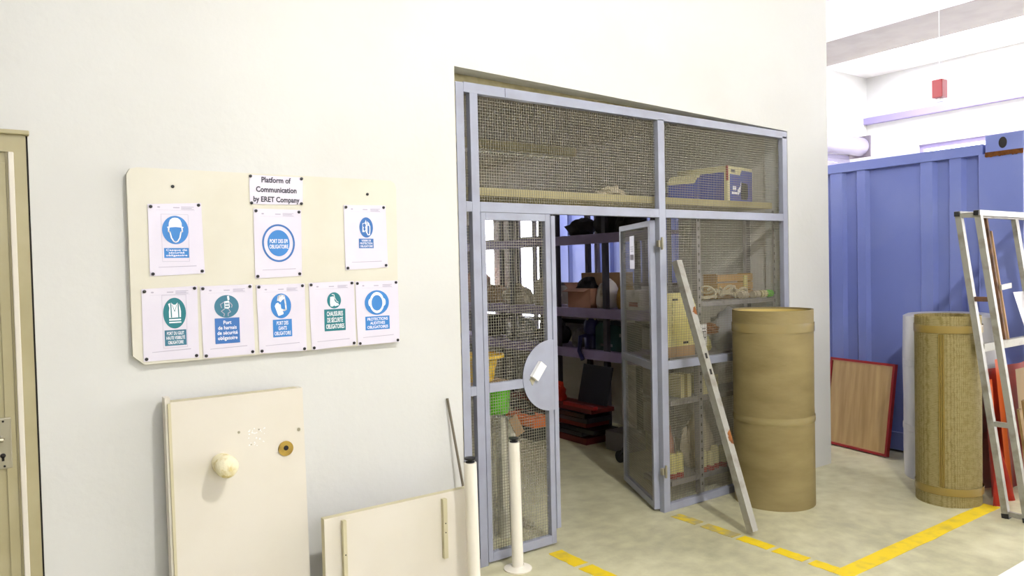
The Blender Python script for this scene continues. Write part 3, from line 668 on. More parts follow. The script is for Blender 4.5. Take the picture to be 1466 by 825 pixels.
# ================================================================== SHIPPING CONTAINER
ct = thing('shipping_container', 'blue steel shipping container with ribbed side and rusty corner', 'container', (7.42, 1.6, 0))
CX0, CX1, CY0, CY1 = 6.2, 8.64, -1.09, 4.3
prof = [(-.79, 1), (-.674, 0), (-.566, 1), (-.46, 0), (-.346, 1), (.10, 0), (.196, 1), (.312, 0), (.446, 1)]
y = .446; st = 1
pat = [.12, .10, .45, .12, .10, .11]
i = 0
edges = [-.79, -.674, -.566, -.46, -.346, .10, .196, .312, .446]
deep = [True, False, True, False, True, False, True, False]      # recess between consecutive edges
while edges[-1] < CY1-.35:
    edges.append(edges[-1]+pat[i % 6]); deep.append(i % 2 == 0); i += 1
edges.append(CY1-.16); deep.append(False)
path = []
for (a_, c2_), dp in zip(zip(edges, edges[1:]), deep):
    x = CX0+.045 if dp else CX0+.008
    path += [(a_+.012, x), (c2_-.012, x)]
b = MB(); lo = [b.bm.verts.new((x, y_, .16)) for y_, x in path]; hi = [b.bm.verts.new((x, y_, 2.41)) for y_, x in path]
for i in range(len(path)-1): b.bm.faces.new((lo[i], lo[i+1], hi[i+1], hi[i]))
b.build('ribbed_side', 'container_blue', ct)
bx('top_rail', 'container_blue', ct, CX0, CX0+.07, CY0+.27, CY1-.16, 2.405, 2.487, bev=.004); bx('bottom_rail', 'container_blue', ct, CX0, CX0+.07, CY0+.3, CY1-.16, .02, .165)
bx('corner_post', 'container_blue', ct, CX0, CX0+.16, CY0, CY0+.3, .11, 2.41, bev=.006); bx('corner_post', 'container_blue', ct, CX0, CX0+.16, CY1-.16, CY1, .11, 2.41)
bx('corner_post', 'container_blue', ct, CX1-.16, CX1, CY0, CY0+.16, .11, 2.41)
bx('roof', 'container_blue', ct, CX0+.07, CX1, CY0+.02, CY1, 2.44, 2.475); bx('far_side', 'container_blue', ct, CX1-.05, CX1, CY0+.16, CY1, 0.02, 2.44); bx('end_wall', 'container_blue', ct, CX0+.16, CX1-.05, CY1-.05, CY1, .02, 2.44)
bx('end_header', 'container_blue', ct, CX0+.16, CX1-.16, CY0+.01, CY0+.1, 2.33, 2.44)
for k in range(2):
    dr = bx('door', 'container_blue', ct, CX0+.165+k*1.055, CX0+1.21+k*1.055, CY0+.03, CY0+.07, .14, 2.325)
    for j in range(2): MB().tube([(CX0+.45+k*1.055+j*.5, CY0+.015, .12), (CX0+.45+k*1.055+j*.5, CY0+.015, 2.36)], .016, 8).build('locking_bar', 'container_blue', dr, smooth=True)
bx('end_sill', 'container_blue', ct, CX0+.16, CX1-.16, CY0+.01, CY0+.1, .02, .135)
for zc, zb in ((2.41, 2.545), (0.0, .11)):
    cc = bx('corner_casting', 'container_blue', ct, CX0-.006, CX0+.17, CY0-.006, CY0+.25, zc, zb, bev=.006)
    pts = ell(0, 0, .028, .042, 20)
    MB().prism(pts, -.001, .004).xf(Matrix.Translation((CX0-.006, CY0+.13, (zc+zb)/2)) @ Matrix.Rotation(math.radians(-90), 4, 'Z')).build('lifting_hole', 'dark_gap', cc)
    MB().prism(pts, -.004, .001).xf(Matrix.Translation((CX0+.08, CY0-.004, (zc+zb)/2))).build('lifting_hole', 'dark_gap', cc)
b = MB(); rn = 30
up_ = [b.bm.verts.new((CX0-.007, CY0-.004+.256*i/rn, 2.418)) for i in range(rn+1)]
dn_ = [b.bm.verts.new((CX0-.0065, CY0-.004+.256*i/rn, 2.385-.02*abs(noise.noise(Vector((i*.7, 0, 3)))))) for i in range(rn+1)]
for i in range(rn): b.bm.faces.new((up_[i], up_[i+1], dn_[i+1], dn_[i]))
bmesh.ops.solidify(b.bm, geom=b.bm.faces[:], thickness=.004)
o = b.build('rust_streak', 'rust', ct); o['label'] = 'brown rust under the corner casting'

# ================================================================== STEEL FRAME AT RIGHT
sf = thing('tube_trestle', 'double steel tube frame leaning in front of the container end', 'frame', (5.7, -1.42, 0))
def fp(x, z, L): # point on the leaning frame, layer L (0 back, 1 front)
    return Vector((x, -1.39+.265*z/1.9-.115*L, z))
for L in (0, 1):
    MB().bar(fp(5.11, 0.02, L), fp(5.11, 1.89, L), .036, .036, up=(0, 1, 0)).build('leg', 'old_steel', sf)
    MB().bar(fp(5.09, 1.905, L), fp(6.75, 1.905, L), .036, .036).build('top_bar', 'old_steel', sf)
    MB().bar(fp(6.72, 0.02, L), fp(6.72, 1.89, L), .036, .036, up=(0, 1, 0)).build('leg', 'old_steel', sf)
    MB().bar(fp(5.078, 1.905, L), fp(5.09, 1.905, L), .03, .03).build('end_cap', 'black_plastic', sf)
    MB().bar(fp(5.11, 0.0, L), fp(5.11, .03, L), .04, .04, up=(0, 1, 0)).build('foot_cap', 'black_plastic', sf)
for z in (1.36, .58, .03, 1.895):
    MB().bar(fp(5.11, z, 0)+Vector((0, -.018, 0)), fp(5.11, z, 1)+Vector((0, .018, 0)), .024, .03).build('spacer', 'rusty_steel' if z in (1.36,) else 'old_steel', sf)
MB().bar(fp(5.128, 1.05, 0), fp(6.70, 1.05, 0), .04, .05).build('cross_bar', 'old_steel', sf)
MB().bar(fp(5.5, 1.075, 0)+Vector((0, .01, 0)), fp(5.5, 1.887, 0)+Vector((0, .01, 0)), .022, .03, up=(0, 1, 0)).build('upright', 'rusty_steel', sf)
MB().bar(fp(5.53, 1.075, 0)+Vector((0, .0, 0)), fp(5.53, 1.8, 0)+Vector((0, .0, 0)), .012, .02, up=(0, 1, 0)).build('upright', 'carton_tan', sf)
MB().bar(fp(5.95, 1.075, 0), fp(5.95, 1.887, 0), .05, .03, up=(0, 1, 0)).build('upright', 'old_steel', sf)
MB().bar(fp(5.50, 1.42, 0)+Vector((0, -.02, 0)), fp(5.66, 1.43, 0)+Vector((0, -.02, 0)), .012, .035).build('latch', 'old_steel', sf)
# things behind the frame
def leaning_sheet(name, label, cat, mk, x0, x1, z1, yb, yt, th=.015, z0=0.0, dx=0, group=None, wave=0.):
    def fn(u, v):
        return (x0+(x1-x0)*u+dx*v, yb+(yt-yb)*v+wave*math.sin(u*14)*(1-.4*v), z0+(z1-z0)*v)
    b_ = MB().grid(fn, 24 if wave else 1, 6 if wave else 1); bmesh.ops.solidify(b_.bm, geom=b_.bm.faces[:], thickness=th)
    return tag(b_.build(name, mk, smooth=bool(wave)), label, cat, group)
leaning_sheet('red_tarpaulin', 'folded red tarpaulin hanging behind the tube trestle', 'tarpaulin', 'red_sheet', 5.47, 6.17, .86, -1.165, -1.115, .004, wave=.014)
leaning_sheet('orange_board', 'tall bright orange board behind the tube trestle legs', 'board', 'orange_plastic', 5.545, 5.625, .93, -1.235, -1.155, .012)
leaning_sheet('orange_board', 'shorter orange board nearest the straw mat roll', 'board', 'orange_plastic', 5.455, 5.515, .80, -1.20, -1.15, .012)
def drape_fn(u, v):
    f = (1-v)**.8
    return (5.405+(u-.5)*.24*f+.01*math.sin(u*20)*f, -1.262+.04*v+.018*math.cos(u*16)*f, .42*v)
b = MB().grid(drape_fn, 24, 8); bmesh.ops.solidify(b.bm, geom=b.bm.faces[:], thickness=.003)
tag(b.build('red_cloth', 'red_sheet', smooth=True), 'small pointed red cloth on the floor at the foot of the straw mat roll', 'cloth')
leaning_sheet('plywood_offcut', 'tan plywood offcut leaning low behind the tube trestle cross bar', 'board', 'veneer', 5.66, 6.1, .86, -1.30, -1.235, .018)
leaning_sheet('white_sheet', 'bright white board standing on the tube trestle cross bar', 'board', 'white_board', 5.85, 6.4, 1.38, -1.238, -1.19, .008, z0=1.077, dx=-.1)
for i, (x, tx) in enumerate(((5.50, .10), (5.57, .1))):
    tag(MB().bar((x+tx, -1.355, .012), (x, -1.315, .62+.05*i), .03, .016, up=(0, 1, 0)).build('timber_batten', 'timber'), ('thin brown timber batten nearest the trestle leg', 'taller brown timber batten right of the thinner one')[i], 'timber')
tag(MB().box(3.6, 5.0, -2.5, -1.82, .0, .10, bev=.006).build('white_slab', 'white_board'), 'white slab on the floor at the lower right corner', 'slab')

# ================================================================== HALL BEYOND
sh = thing('roller_shutter', 'half rolled up pale roller shutter above the container', 'shutter', (13.2, FY-.15, 3.6))
n = 20
b = MB().tube([(11.2, FY-.24, 3.74), (13.33, FY-.24, 3.74)], .17, 24); b.build('drum', 'shutter', sh, smooth=True)
bx('drum_bracket', 'window_frame', sh, 13.335, 13.37, FY-.43, FY-.003, 3.54, 3.93)
for i in range(14): bx('slat', 'shutter', sh, 11.22, 13.28, FY-.06-.01*(i % 2), FY-.03, 3.6-(i+1)*.075, 3.6-i*.075-.006, bev=.004)
rb_ = thing('alarm_box', 'small red box on a rod below the ceiling over the container', 'alarm', (7.0, -.145, 3.06))
bx('case', 'red_paint', rb_, 6.95, 7.05, -.19, -.10, 3.06, 3.22, bev=.005); MB().tube([(7.0, -.145, 3.215), (7.0, -.145, HC)], .003, 8).build('hanging_rod', 'white_board', rb_); MB().lathe([(.0005, 0), (.03, .0), (.02, .03), (.0005, .035)], 16, (7.0, -.145, 3.025)).build('lens', 'white_board', rb_, smooth=True)
# lamp that lights the wall
hb_ = thing('high_bay_lamp', 'grey high bay ceiling lamp above the photographed wall', 'lamp', (LAMP.x, LAMP.y, LAMP.z))
MB().lathe([(.24, .0), (.2, .1), (.1, .2), (.06, .22), (.06, .34), (.0005, .35)], 32, (LAMP.x, LAMP.y, LAMP.z+.08)).build('reflector', 'lamp_metal', hb_, smooth=True)
MB().tube([(LAMP.x, LAMP.y, LAMP.z+.42), (LAMP.x, LAMP.y, HC)], .008, 8).build('hanging_rod', 'lamp_metal', hb_)
lo_ = bpy.data.objects.new('lamp_bulb', ld); COL.objects.link(lo_); lo_.parent = hb_
lo_.rotation_euler = (Vector((3.3, -.9, 0))-LAMP).to_track_quat('-Z', 'Y').to_euler()

# ================================================================== STOREROOM CONTENTS
# loft shelf right behind the transom
lsh = tag(MB().box(1.95, 4.865, .09, .62, 2.03, 2.075).build('loft_shelf', 'dusty_wood'), 'dusty plank shelf across the storeroom behind the upper mesh', 'shelf')
bxs = thing('appliance_box', 'blue printed carton with cream edges on the plank shelf', 'box', (4.5, .33, 2.0755))
BXM = Matrix.Translation((4.405, .135, 2.0755)) @ Matrix.Rotation(math.radians(10), 4, 'Z')
def bq(name, mk, *a_, par=None, **k_): return MB().box(*a_, **k_).xf(BXM).build(name, mk, par or bxs)
bq('carton_body', 'box_cream', 0, .375, 0, .42, 0, .26, bev=.003)
bq('front_print', 'box_blue', .03, .37, -.0012, 0, .004, .2)
MB().prism([(.19, .2), (.37, .2), (.37, .238), (.21, .238)], -.0012, 0).xf(BXM).build('front_print', 'box_blue', bxs)
pl_ = MB()
for v in ((-.0012, .03, .0, .2), ): pl_.box(v[0], 0, v[1], .41, .006, .17)
pl_.box(-.0012, 0, .03, .26, .17, .215); pl_.xf(BXM).build('side_print', 'box_blue', bxs)
MB().prism([(.20, .02), (.285, .02), (.3, .05), (.295, .14), (.205, .15), (.195, .06)], -.0022, -.0012).xf(BXM).build('pictured_machine', 'dark_cloth', bxs)
MB().prism([(.15, .05), (.19, .08), (.20, .155), (.185, .12), (.145, .09)], -.0022, -.0012).xf(BXM).build('picture_highlight', 'white_print', bxs)
bq('label_mark', 'white_print', .07, .125, -.0022, -.0012, .085, .115); bq('label_mark', 'white_print', .055, .145, -.0022, -.0012, .055, .075)
bq('label_mark', 'ink', .05, .11, -.0012, -.0002, .215, .236)
bq('red_stripe', 'red_paint', -.0014, .012, -.0014, .012, .15, .2605)
bx2 = thing('battery_box', 'low blue printed box with a sloping cream lid left of the appliance box', 'box', (4.27, .4, 2.0755))
BM2 = Matrix.Translation((4.235, .3, 2.0755)) @ Matrix.Rotation(math.radians(24), 4, 'Z')
MB().prism([(0, 0), (.13, 0), (.13, .2), (.06, .18), (0, .14)], 0, .2).xf(BM2).build('carton_body', 'box_blue', bx2)
MB().prism([(0, .14), (.06, .18), (.13, .2), (.13, .215), (.06, .2), (0, .155)], -.003, .203).xf(BM2).build('lid', 'box_cream', bx2)
# small dusty things on the loft shelf
tag(MB().blob((3.4, .3, 2.0752), .1, .07, .05, .4, 4, 3).build('cloth_bundle', 'beige_cloth', smooth=True), 'small dusty cloth bundle on the plank shelf left of the centre post', 'cloth')
tag(MB().blob((2.09, .35, 2.0752), .08, .1, .12, .3, 4, 5).build('cloth_bundle', 'yellow_case', smooth=True), 'yellowish bag on the plank shelf at the far left strip', 'bag')
# batten light
bl = thing('batten_light', 'long unlit batten light hanging under the storeroom ceiling', 'lamp', (3.0, 1.25, 2.5))
bx('housing', 'dusty_wood', bl, 1.98, 3.88, 1.2, 1.3, 2.51, 2.58, bev=.008); MB().tube([(2.02, 1.25, 2.495), (3.84, 1.25, 2.495)], .013, 10).build('fluorescent_tube', 'white_board', bl, smooth=True)
for x in (2.4, 3.5): MB().tube([(x, 1.25, 2.58), (x, 1.25, 2.9)], .006, 8).build('hanger', 'rack_metal', bl)

def angle_post(parent, x, y, z1, sx=1, sy=1, mk='rack_metal', holes=True):
    o_ = MB().hprism([(x, y), (x+.042*sx, y), (x+.042*sx, y+.003*sy), (x+.003*sx, y+.003*sy), (x+.003*sx, y+.042*sy), (x, y+.042*sy)], 0, z1).build('post', mk, parent)
    if holes:
        b_ = MB(); z = .06
        while z < z1-.04: b_.box(min(x+.014*sx, x+.028*sx), max(x+.014*sx, x+.028*sx), y-.0008, y, z, z+.022); z += .06
        h_ = b_.build('post_slots', 'dark_gap', o_); h_['kind'] = 'stuff'
    return o_
# rack A behind the right mesh panel
ra = thing('storage_rack', 'grey slotted angle rack right behind the right mesh panel', 'rack', (4.36, .25, 0))
AX0, AX1, AY0, AY1 = 3.76, 4.955, .125, .40
angle_post(ra, 4.045, AY0, 1.99)
angle_post(ra, AX1, AY0, 2.02, -1); angle_post(ra, 4.045, AY1, 1.99, 1, -1, holes=False); angle_post(ra, AX1, AY1, 2.02, -1, -1, holes=False)
ASH = {}
for z, x0 in ((.14, AX0), (.69, AX0), (.985, AX0), (1.355, 4.05)):
    bx('shelf', 'rack_metal', ra, x0, AX1-.004, AY0+.004, AY1-.004, z-.035, z)
lbx = bx('label_plate', 'white_board', ra, 4.06, 4.125, AY0-.012, AY0-.008, 1.045, 1.2); lbx['label'] = 'white printed label hanging on the rack post'
MB().box(4.068, 4.117, AY0-.0128, AY0-.012, 1.10, 1.106).box(4.068, 4.074, AY0-.0128, AY0-.012, 1.106, 1.145).box(4.09, 4.095, AY0-.0128, AY0-.012, 1.106, 1.145).box(4.111, 4.117, AY0-.0128, AY0-.012, 1.106, 1.145).box(4.068, 4.117, AY0-.0128, AY0-.012, 1.145, 1.15).box(4.075, 4.11, AY0-.0128, AY0-.012, 1.165, 1.17).box(4.07, 4.105, AY0-.0128, AY0-.012, 1.06, 1.075).build('label_print', 'ink', lbx)
# yellow case hooked on the inside of the mesh
yc = thing('yellow_case', 'pale yellow moulded plastic case behind the leaning steel profile', 'case', (3.86, .1, .99))
bx('base_tray', 'carton_tan', yc, 3.76, 4.02, .135, .25, .986, 1.06)
pts = [(3.73, 1.061), (4.03, 1.061), (4.035, 1.33), (4.0, 1.40), (3.95, 1.425), (3.73, 1.425)]
MB().prism(pts, .13, .24).build('shell', 'yellow_case', yc)
for i in range(6): bx('rib', 'yellow_case', yc, 3.79, 4.01, .122, .13, 1.10+i*.046, 1.13+i*.046, bev=.003)
for x, z in ((3.80, 1.375), (3.95, 1.375), (3.90, 1.075)): bx('slot', 'dark_gap', yc, x, x+.05, .126, .13, z, z+.014)
# crate, cables and bits on the upper shelf
cr = thing('wooden_crate', 'yellow brown wooden crate on the upper rack shelf', 'crate', (4.66, .33, 1.356))
for k in range(3): bx('slat', 'timber_yellow', cr, 4.42, 4.84, .255, .267, 1.362+k*.062, 1.415+k*.062)
bx('end_board', 'timber_yellow', cr, 4.828, 4.84, .267, .39, 1.36, 1.545); bx('end_board', 'timber_yellow', cr, 4.42, 4.432, .267, .39, 1.36, 1.545); bx('bottom_board', 'timber_yellow', cr, 4.432, 4.828, .267, .39, 1.357, 1.37)
bx('cleat', 'yellow_case', cr, 4.72, 4.76, .245, .255, 1.37, 1.53)
rnd = random.Random(3)
def coil(cx, cy, cz, r, nturn, rad, mk, label):
    pts_ = []
    ph = rnd.random()*6
    for i in range(int(nturn*16)+1):
        a_ = i/16*2*math.pi; rr = r*(.75+.3*noise.noise(Vector((a_*.3, ph, 0))))
        pts_.append((cx+rr*1.5*math.cos(a_+ph), cy+rr*.55*math.sin(a_+ph), cz+rad+.11*abs(noise.noise(Vector((a_*.4, ph, 4))))+.012*(a_/6.28)))
    return tag(MB().tube(pts_, rad, 6).build('cable_coil', mk, smooth=True), label, 'cable', 'loose cable coils on the upper rack shelf')
coil(4.26, .2, 1.356, .075, 3, .008, 'cable', 'tangled beige cable coil next to the slotted post')
coil(4.45, .19, 1.356, .07, 3, .01, 'cable', 'beige cable coil in the middle of the upper rack shelf')
coil(4.64, .212, 1.356, .05, 2.5, .012, 'cable', 'thick pale cable coil in front of the wooden crate')
for i, (x, mk, lab) in enumerate(((4.57, 'beige_cloth', 'small beige fitting on the shelf edge left of the crate cleat'), (4.71, 'beige_cloth', 'small beige fitting under the crate end'), (4.80, 'pale_box', 'pale fitting right of the wooden crate'), (4.87, 'green_plastic', 'small greenish fitting at the right shelf end'))):
    tag(MB().tube([(x-.035, .138, 1.386), (x+.035, .138, 1.386)], .026, 12).tube([(x-.012, .138, 1.386), (x+.012, .138, 1.386)], .03, 12).build('pipe_fitting', mk, smooth=True), lab, 'fitting', 'fittings along the upper shelf edge')
# third shelf
tag(MB().blob((4.2, .27, .986), .13, .08, .08, .35, 4, 8).build('cloth_bundle', 'yellow_case', smooth=True), 'yellow cloth bundle on the rack shelf below the white label', 'cloth')
tag(MB().blob((4.26, .21, 1.115), .09, .05, .05, .4, 5, 9).build('rope_bundle', 'rust', smooth=True), 'rust brown rope heap on the yellow cloth bundle', 'rope')
tag(MB().blob((4.52, .27, .986), .12, .09, .2, .35, 3, 11).build('plastic_bag', 'white_wrap', smooth=True), 'grey plastic bag on the rack behind the cardboard tube', 'bag')
# second shelf
bq2 = thing('carton_box', 'small pale carton on the second rack shelf', 'box', (3.97, .25, .6905))
bx('carton_body', 'pale_box', bq2, 3.91, 4.02, .17, .3, .6905, .85, bev=.003); bx('tape', 'tape', bq2, 3.95, 3.98, .169, .301, .6905, .8506)
bq3 = thing('carton_box', 'wider pale carton on the second rack shelf right of the post', 'box', (4.2, .26, .6905))
bx('carton_body', 'pale_box', bq3, 4.12, 4.3, .16, .33, .6905, .82, bev=.003); bx('tape', 'tape', bq3, 4.2, 4.23, .159, .331, .6905, .8206)
# bottom shelf: jars and cans
def jar(x, y, z, r, h, mk, mk2, label):
    t_ = thing('jar', label, 'jar', (x, y, z), 'pale jars on the bottom rack shelf')
    MB().lathe([(.0005, 0), (r, 0), (r, .035), (.0005, .035)], 18, (x, y, z)).build('red_base', mk2, t_, smooth=True)
    MB().lathe([(r*.98, .035), (r, .04), (r, h*.85), (r*.8, h*.95), (r*.7, h), (.0005, h)], 18, (x, y, z)).build('body', mk, t_, smooth=True)
for i, (x, y, h, lab) in enumerate(((3.825, .18, .17, 'tall pale yellow jar nearest the open door leaf on the bottom rack shelf'), (3.895, .18, .17, 'tall pale yellow jar second from the open door leaf'), (4.125, .17, .15, 'pale jar just right of the slotted post on the bottom shelf'), (4.2, .165, .13, 'shorter pale jar second right of the slotted post'), (4.27, .18, .16, 'pale jar third right of the slotted post'), (4.345, .17, .15, 'pale jar next to the cardboard tube on the bottom shelf'))):
    jar(x, y, .1405, .031, h, 'yellow_case' if i < 2 else 'pale_box', 'red_paint', lab)
tag(MB().blob((4.22, .3, .1405), .14, .07, .26, .4, 4, 15).build('hose_heap', 'beige_cloth', smooth=True), 'heap of beige hose pieces behind the pale jars', 'hose')
tag(MB().blob((3.87, .29, .1405), .08, .06, .2, .4, 4, 16).build('hose_heap', 'carton', smooth=True), 'brown heap behind the two yellow jars', 'heap')

# rack B along the right wall
rk = thing('storage_rack', 'long dark rack along the storeroom window wall', 'rack', (4.95, 3.0, 0))
BX0, BX1, BY0, BY1 = 4.70, 5.16, 1.15, 4.95
for y in (BY0, 1.78, 2.50, 3.3, 4.1, BY1-.05):
    for x in (BX0, BX1-.045): bx('post', 'rack_dark', rk, x, x+.045, y, y+.05, 0, 2.2)
for z in (.82, 1.22, 1.93):
    bx('shelf', 'shelf_lilac', rk, BX0+.046, BX1-.046, BY0, BY1, z-.03, z); bx('shelf_edge', 'shelf_lilac', rk, BX0-.014, BX0-.001, BY0, BY1, z-.09, z+.002, bev=.003)
bx('tie_bar', 'rack_dark', rk, BX1-.04, BX1-.005, BY0+.05, BY1, 1.02, 1.06)
def open_carton(name, label, x0, x1, y0, y1, z, h, mk):
    t_ = thing(name, label, 'box', ((x0+x1)/2, (y0+y1)/2, z))
    bx('side', mk, t_, x0, x0+.005, y0, y1, z, z+h); bx('side', mk, t_, x1-.005, x1, y0, y1, z, z+h); bx('side', mk, t_, x0+.005, x1-.005, y0, y0+.005, z, z+h); bx('side', mk, t_, x0+.005, x1-.005, y1-.005, y1, z, z+h)
    bx('bottom', mk, t_, x0+.005, x1-.005, y0+.005, y1-.005, z, z+.005)
    MB().bar((x0, (y0+y1)/2, z+h), (x0-.08, (y0+y1)/2, z+h-.03), y1-y0-.01, .004).build('flap', mk, t_)
    MB().bar(((x0+x1)/2, y1, z+h), ((x0+x1)/2, y1+.07, z+h+.05), x1-x0-.01, .004).build('flap', mk, t_); return t_
open_carton('open_carton', 'open brown carton with a dark bag on the middle shelf of the dark rack', 4.75, 5.0, 2.06, 2.4, 1.2205, .19, 'carton')
tag(MB().blob((4.875, 2.23, 1.30), .11, .15, .14, .35, 4, 21).build('cloth_bundle', 'dark_cloth', smooth=True), 'dark bag bulging out of the open brown carton', 'bag')
tag(MB().blob((4.86, 1.93, 1.2205), .11, .115, .18, .12, 3, 22).build('sack', 'sack', smooth=True), 'stained white sack next to the open brown carton', 'sack')
tag(MB().blob((4.86, 1.68, 1.2205), .1, .07, .16, .15, 3, 23).build('sack', 'timber_yellow', smooth=True), 'mustard sack right of the stained white sack', 'sack')
cb = thing('carton_box', 'white carton with red print near the open door leaf', 'box', (4.86, 1.5, 1.2205)); bx('carton_body', 'sack', cb, 4.75, 4.97, 1.4, 1.57, 1.2205, 1.4, bev=.003); bx('red_print', 'red_paint', cb, 4.749, 4.75, 1.42, 1.53, 1.25, 1.29)
tag(MB().box(5.0, 5.11, 1.84, 2.48, 1.4205-.2, 1.56, bev=.004).build('carton_box', 'carton_tan'), 'long tan carton behind the white sack', 'box')
# compressor / drill
dr_ = thing('pump', 'dark blue pump with metal top on the lower rack shelf', 'pump', (4.82, 2.13, .8205))
MB().lathe([(.0005, 0), (.075, 0), (.075, .12), (.06, .14), (.078, .16), (.078, .25), (.05, .29), (.0005, .3)], 24, (4.82, 2.13, .8205)).build('body', 'navy', dr_, smooth=True)
for a_ in range(4): MB().tube([(4.82+.05*math.cos(a_*1.57), 2.13+.05*math.sin(a_*1.57), 1.1), (4.82+.05*math.cos(a_*1.57), 2.13+.05*math.sin(a_*1.57), 1.135)], .012, 8).build('bolt', 'hardware', dr_)
MB().tube([(4.75, 2.13, .95), (4.70, 2.16, .94), (4.672, 2.15, .80), (4.672, 2.10, .72)], .022, 10).build('hose', 'navy', dr_, smooth=True)
gc = thing('tool_case', 'dark green tool case with rounded lid on the lower rack shelf', 'case', (4.88, 1.82, .8205))
MB().prism([(0, 0), (.4, 0), (.4, .17), (.33, .24), (.06, .27), (0, .22)], 0, .22).xf(Matrix.Translation((4.77, 2.02, .8205)) @ Matrix.Rotation(math.radians(-90), 4, 'Z')).build('shell', 'dark_green', gc)
bx('latch', 'grey_plastic', gc, 4.762, 4.77, 1.78, 1.94, .86, .885)
bx('latch', 'grey_plastic', gc, 4.762, 4.77, 1.66, 1.68, .96, .99)
tag(MB().blob((4.87, 2.345, .8205), .1, .1, .12, .3, 4, 31).build('cloth_bundle', 'grey_plastic', smooth=True), 'grey bundle left of the dark blue pump', 'bundle')
# top shelf silhouettes
for i, (y, sy_, h, lab) in enumerate(((2.35, .15, .12, 'black bundle on the top rack shelf nearest the closed mesh door'), (1.95, .14, .16, 'tall black bundle in the middle of the top rack shelf'), (1.66, .13, .14, 'black bundle on the top rack shelf nearest the open leaf'))):
    tag(MB().blob((4.9, y, 1.9305), .13, sy_, h, .4, 4, 41+i).build('cloth_bundle', 'dark_cloth', smooth=True), lab, 'bundle', 'black bundles on the top rack shelf')
# goods seen through the closed leaf
for i, (y, mk, sy_, h, lab) in enumerate(((2.95, 'beige_cloth', .17, .2, 'beige sack on the middle rack shelf right part of the closed mesh door view'), (3.5, 'beige_cloth', .22, .15, 'flat beige sack on the middle rack shelf before the bright window'), (3.95, 'carton_tan', .14, .14, 'tan sack on the middle rack shelf before the wall pier'), (4.35, 'carton', .2, .26, 'brown sack on the middle rack shelf farthest left'))):
    tag(MB().blob((4.92, y, 1.2205), .15, sy_, h, .3, 4, 51+i).build('sack', mk, smooth=True), lab, 'sack', 'sacks on the middle rack shelf')
for i, (y, mk, lab) in enumerate(((2.85, 'dark_cloth', 'dark bundle on the lower shelf behind the closed mesh door, nearest'), (3.45, 'white_wrap', 'white bundle on the lower shelf behind the closed mesh door'), (4.15, 'dark_cloth', 'dark bundle on the lower shelf behind the closed mesh door, farthest'))):
    tag(MB().blob((4.92, y, .8205), .15, .22, .16, .35, 4, 61+i).build('sack', mk, smooth=True), lab, 'bundle', 'bundles on the lower rack shelf')
# stuff on the floor under the rack
pn = tag(MB().box(0, .02, -.2, .2, 0, .36, bev=.004).xf(Matrix.Translation((4.70-.13, 1.87, .34)) @ Matrix.Rotation(math.radians(14), 4, 'Y')).build('flat_screen', 'screen'), 'black flat screen panel leaning under the rack shelf', 'screen')
WL[pn.name] = pn.location.copy()
bench = thing('steel_stack', 'low stack of steel plates and offcuts under the dark rack', 'stack', (4.55, 2.2, 0))
rr = random.Random(5)
for i in range(7):
    y_ = 1.6+rr.random()*.2; bx('plate', ('dark_red', 'rack_dark', 'screen')[i % 3], bench, 4.35+.03*rr.random(), 4.66, y_, y_+1.1+.2*rr.random(), .02+i*.045 if i else 0, .058+i*.045)
tag(MB().blob((4.48, 2.32, .329), .1, .12, .12, .45, 5, 71).build('red_rag', 'red_sheet', smooth=True), 'crumpled red rag on the steel stack', 'rag')
tag(MB().bar((4.40, 1.62, .345), (4.40, 2.05, .345), .05, .03).build('red_bar', 'red_paint'), 'short red bar lying on the steel stack', 'bar')
tbx = thing('tool_box', 'orange and black tool box on the storeroom floor', 'box', (4.2, 2.3, 0)); bx('tray', 'black_plastic', tbx, 4.1, 4.32, 2.15, 2.62, 0, .12, bev=.006); bx('lid', 'orange_plastic', tbx, 4.1, 4.32, 2.15, 2.62, .121, .21, bev=.01); bx('handle', 'black_plastic', tbx, 4.19, 4.23, 2.3, 2.48, .211, .235)
tag(MB().box(4.42, 4.66, 1.26, 1.52, 0, .17, bev=.005).build('grey_crate', 'grey_plastic'), 'grey crate on the floor beside the open mesh leaf', 'crate')
wl_ = thing('caster', 'small black caster wheel on the floor by the open leaf', 'wheel', (4.2, 1.1, 0))
MB().tube([(4.19, 1.1, .05), (4.22, 1.1, .05)], .05, 20).build('wheel', 'black_plastic', wl_, smooth=True); MB().bar((4.205, 1.1, .05), (4.205, 1.04, .14), .05, .01).build('fork', 'rack_dark', wl_)

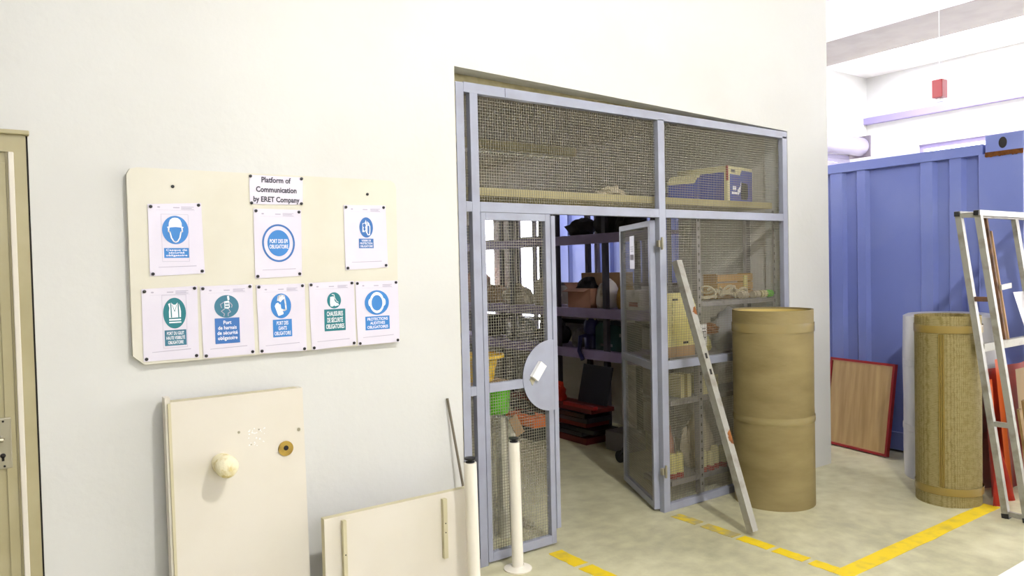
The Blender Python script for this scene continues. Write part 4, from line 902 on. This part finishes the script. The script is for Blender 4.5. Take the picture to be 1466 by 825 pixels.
# left corner behind the closed leaf: tubes, green bucket, yellow tub
for i, (x, y, r, h, lab) in enumerate(((2.49, .31, .034, .73, 'bright aluminium tube nearest the mesh of the closed door'), (2.57, .33, .036, .71, 'aluminium tube right of the brightest tube behind the closed door'), (2.42, .36, .03, .75, 'aluminium tube left of the brightest tube behind the closed door'))):
    tag(MB().lathe([(r-.003, 0), (r, 0), (r, h), (r-.003, h), (r-.003, 0)], 24, (x, y, 0)).build('aluminium_tube', 'aluminium', smooth=True), lab, 'tube', 'aluminium tubes standing behind the closed mesh door')
shs = thing('wall_shelf', 'narrow plank shelf on legs behind the closed mesh door', 'shelf', (2.4, .5, 0))
bx('board', 'timber', shs, 1.96, 2.63, .42, .7, .90, .925)
for x in (1.98, 2.58): bx('leg', 'rack_dark', shs, x, x+.03, .66, .69, 0, .90)
bx('leg', 'rack_dark', shs, 1.98, 2.01, .43, .46, 0, .90)
yt = thing('yellow_tub', 'bright yellow plastic tub on the plank shelf behind the closed mesh door', 'tub', (2.48, .55, .9255))
MB().lathe([(.0005, 0), (.10, 0), (.128, .13), (.165, .145), (.16, .152), (.122, .138), (.095, .008), (.0005, .008)], 40, (2.48, .55, .9255), wob=.02).build('tub_shell', 'yellow_plastic', yt, smooth=True)
MB().lathe([(.165, .0), (.17, .004), (.17, .02), (.163, .02)], 40, (2.48, .55, 1.067), wob=.02).build('rim', 'yellow_plastic', yt, smooth=True)
gb = thing('green_bucket', 'lime green plastic bucket under the yellow tub', 'bucket', (2.42, .5, .78))
MB().lathe([(.0005, 0), (.075, 0), (.092, .16), (.1, .165), (.088, .16), (.07, .006), (.0005, .006)], 32, (2.465, .33, .753)).build('bucket_shell', 'green_plastic', gb, smooth=True)
o = tag(MB().bar((2.53, .255, .73), (2.585, .25, .62), .06, .008, up=(0, 1, 0)).build('carton_scrap', 'carton_tan'), 'torn tan carton scrap caught by the aluminium tubes', 'scrap')
tag(MB().bar((2.62, .5, .02), (3.25, 1.3, .02), .05, .03).build('dark_bar', 'rack_dark'), 'dark steel bar lying on the floor behind the closed mesh door', 'bar')
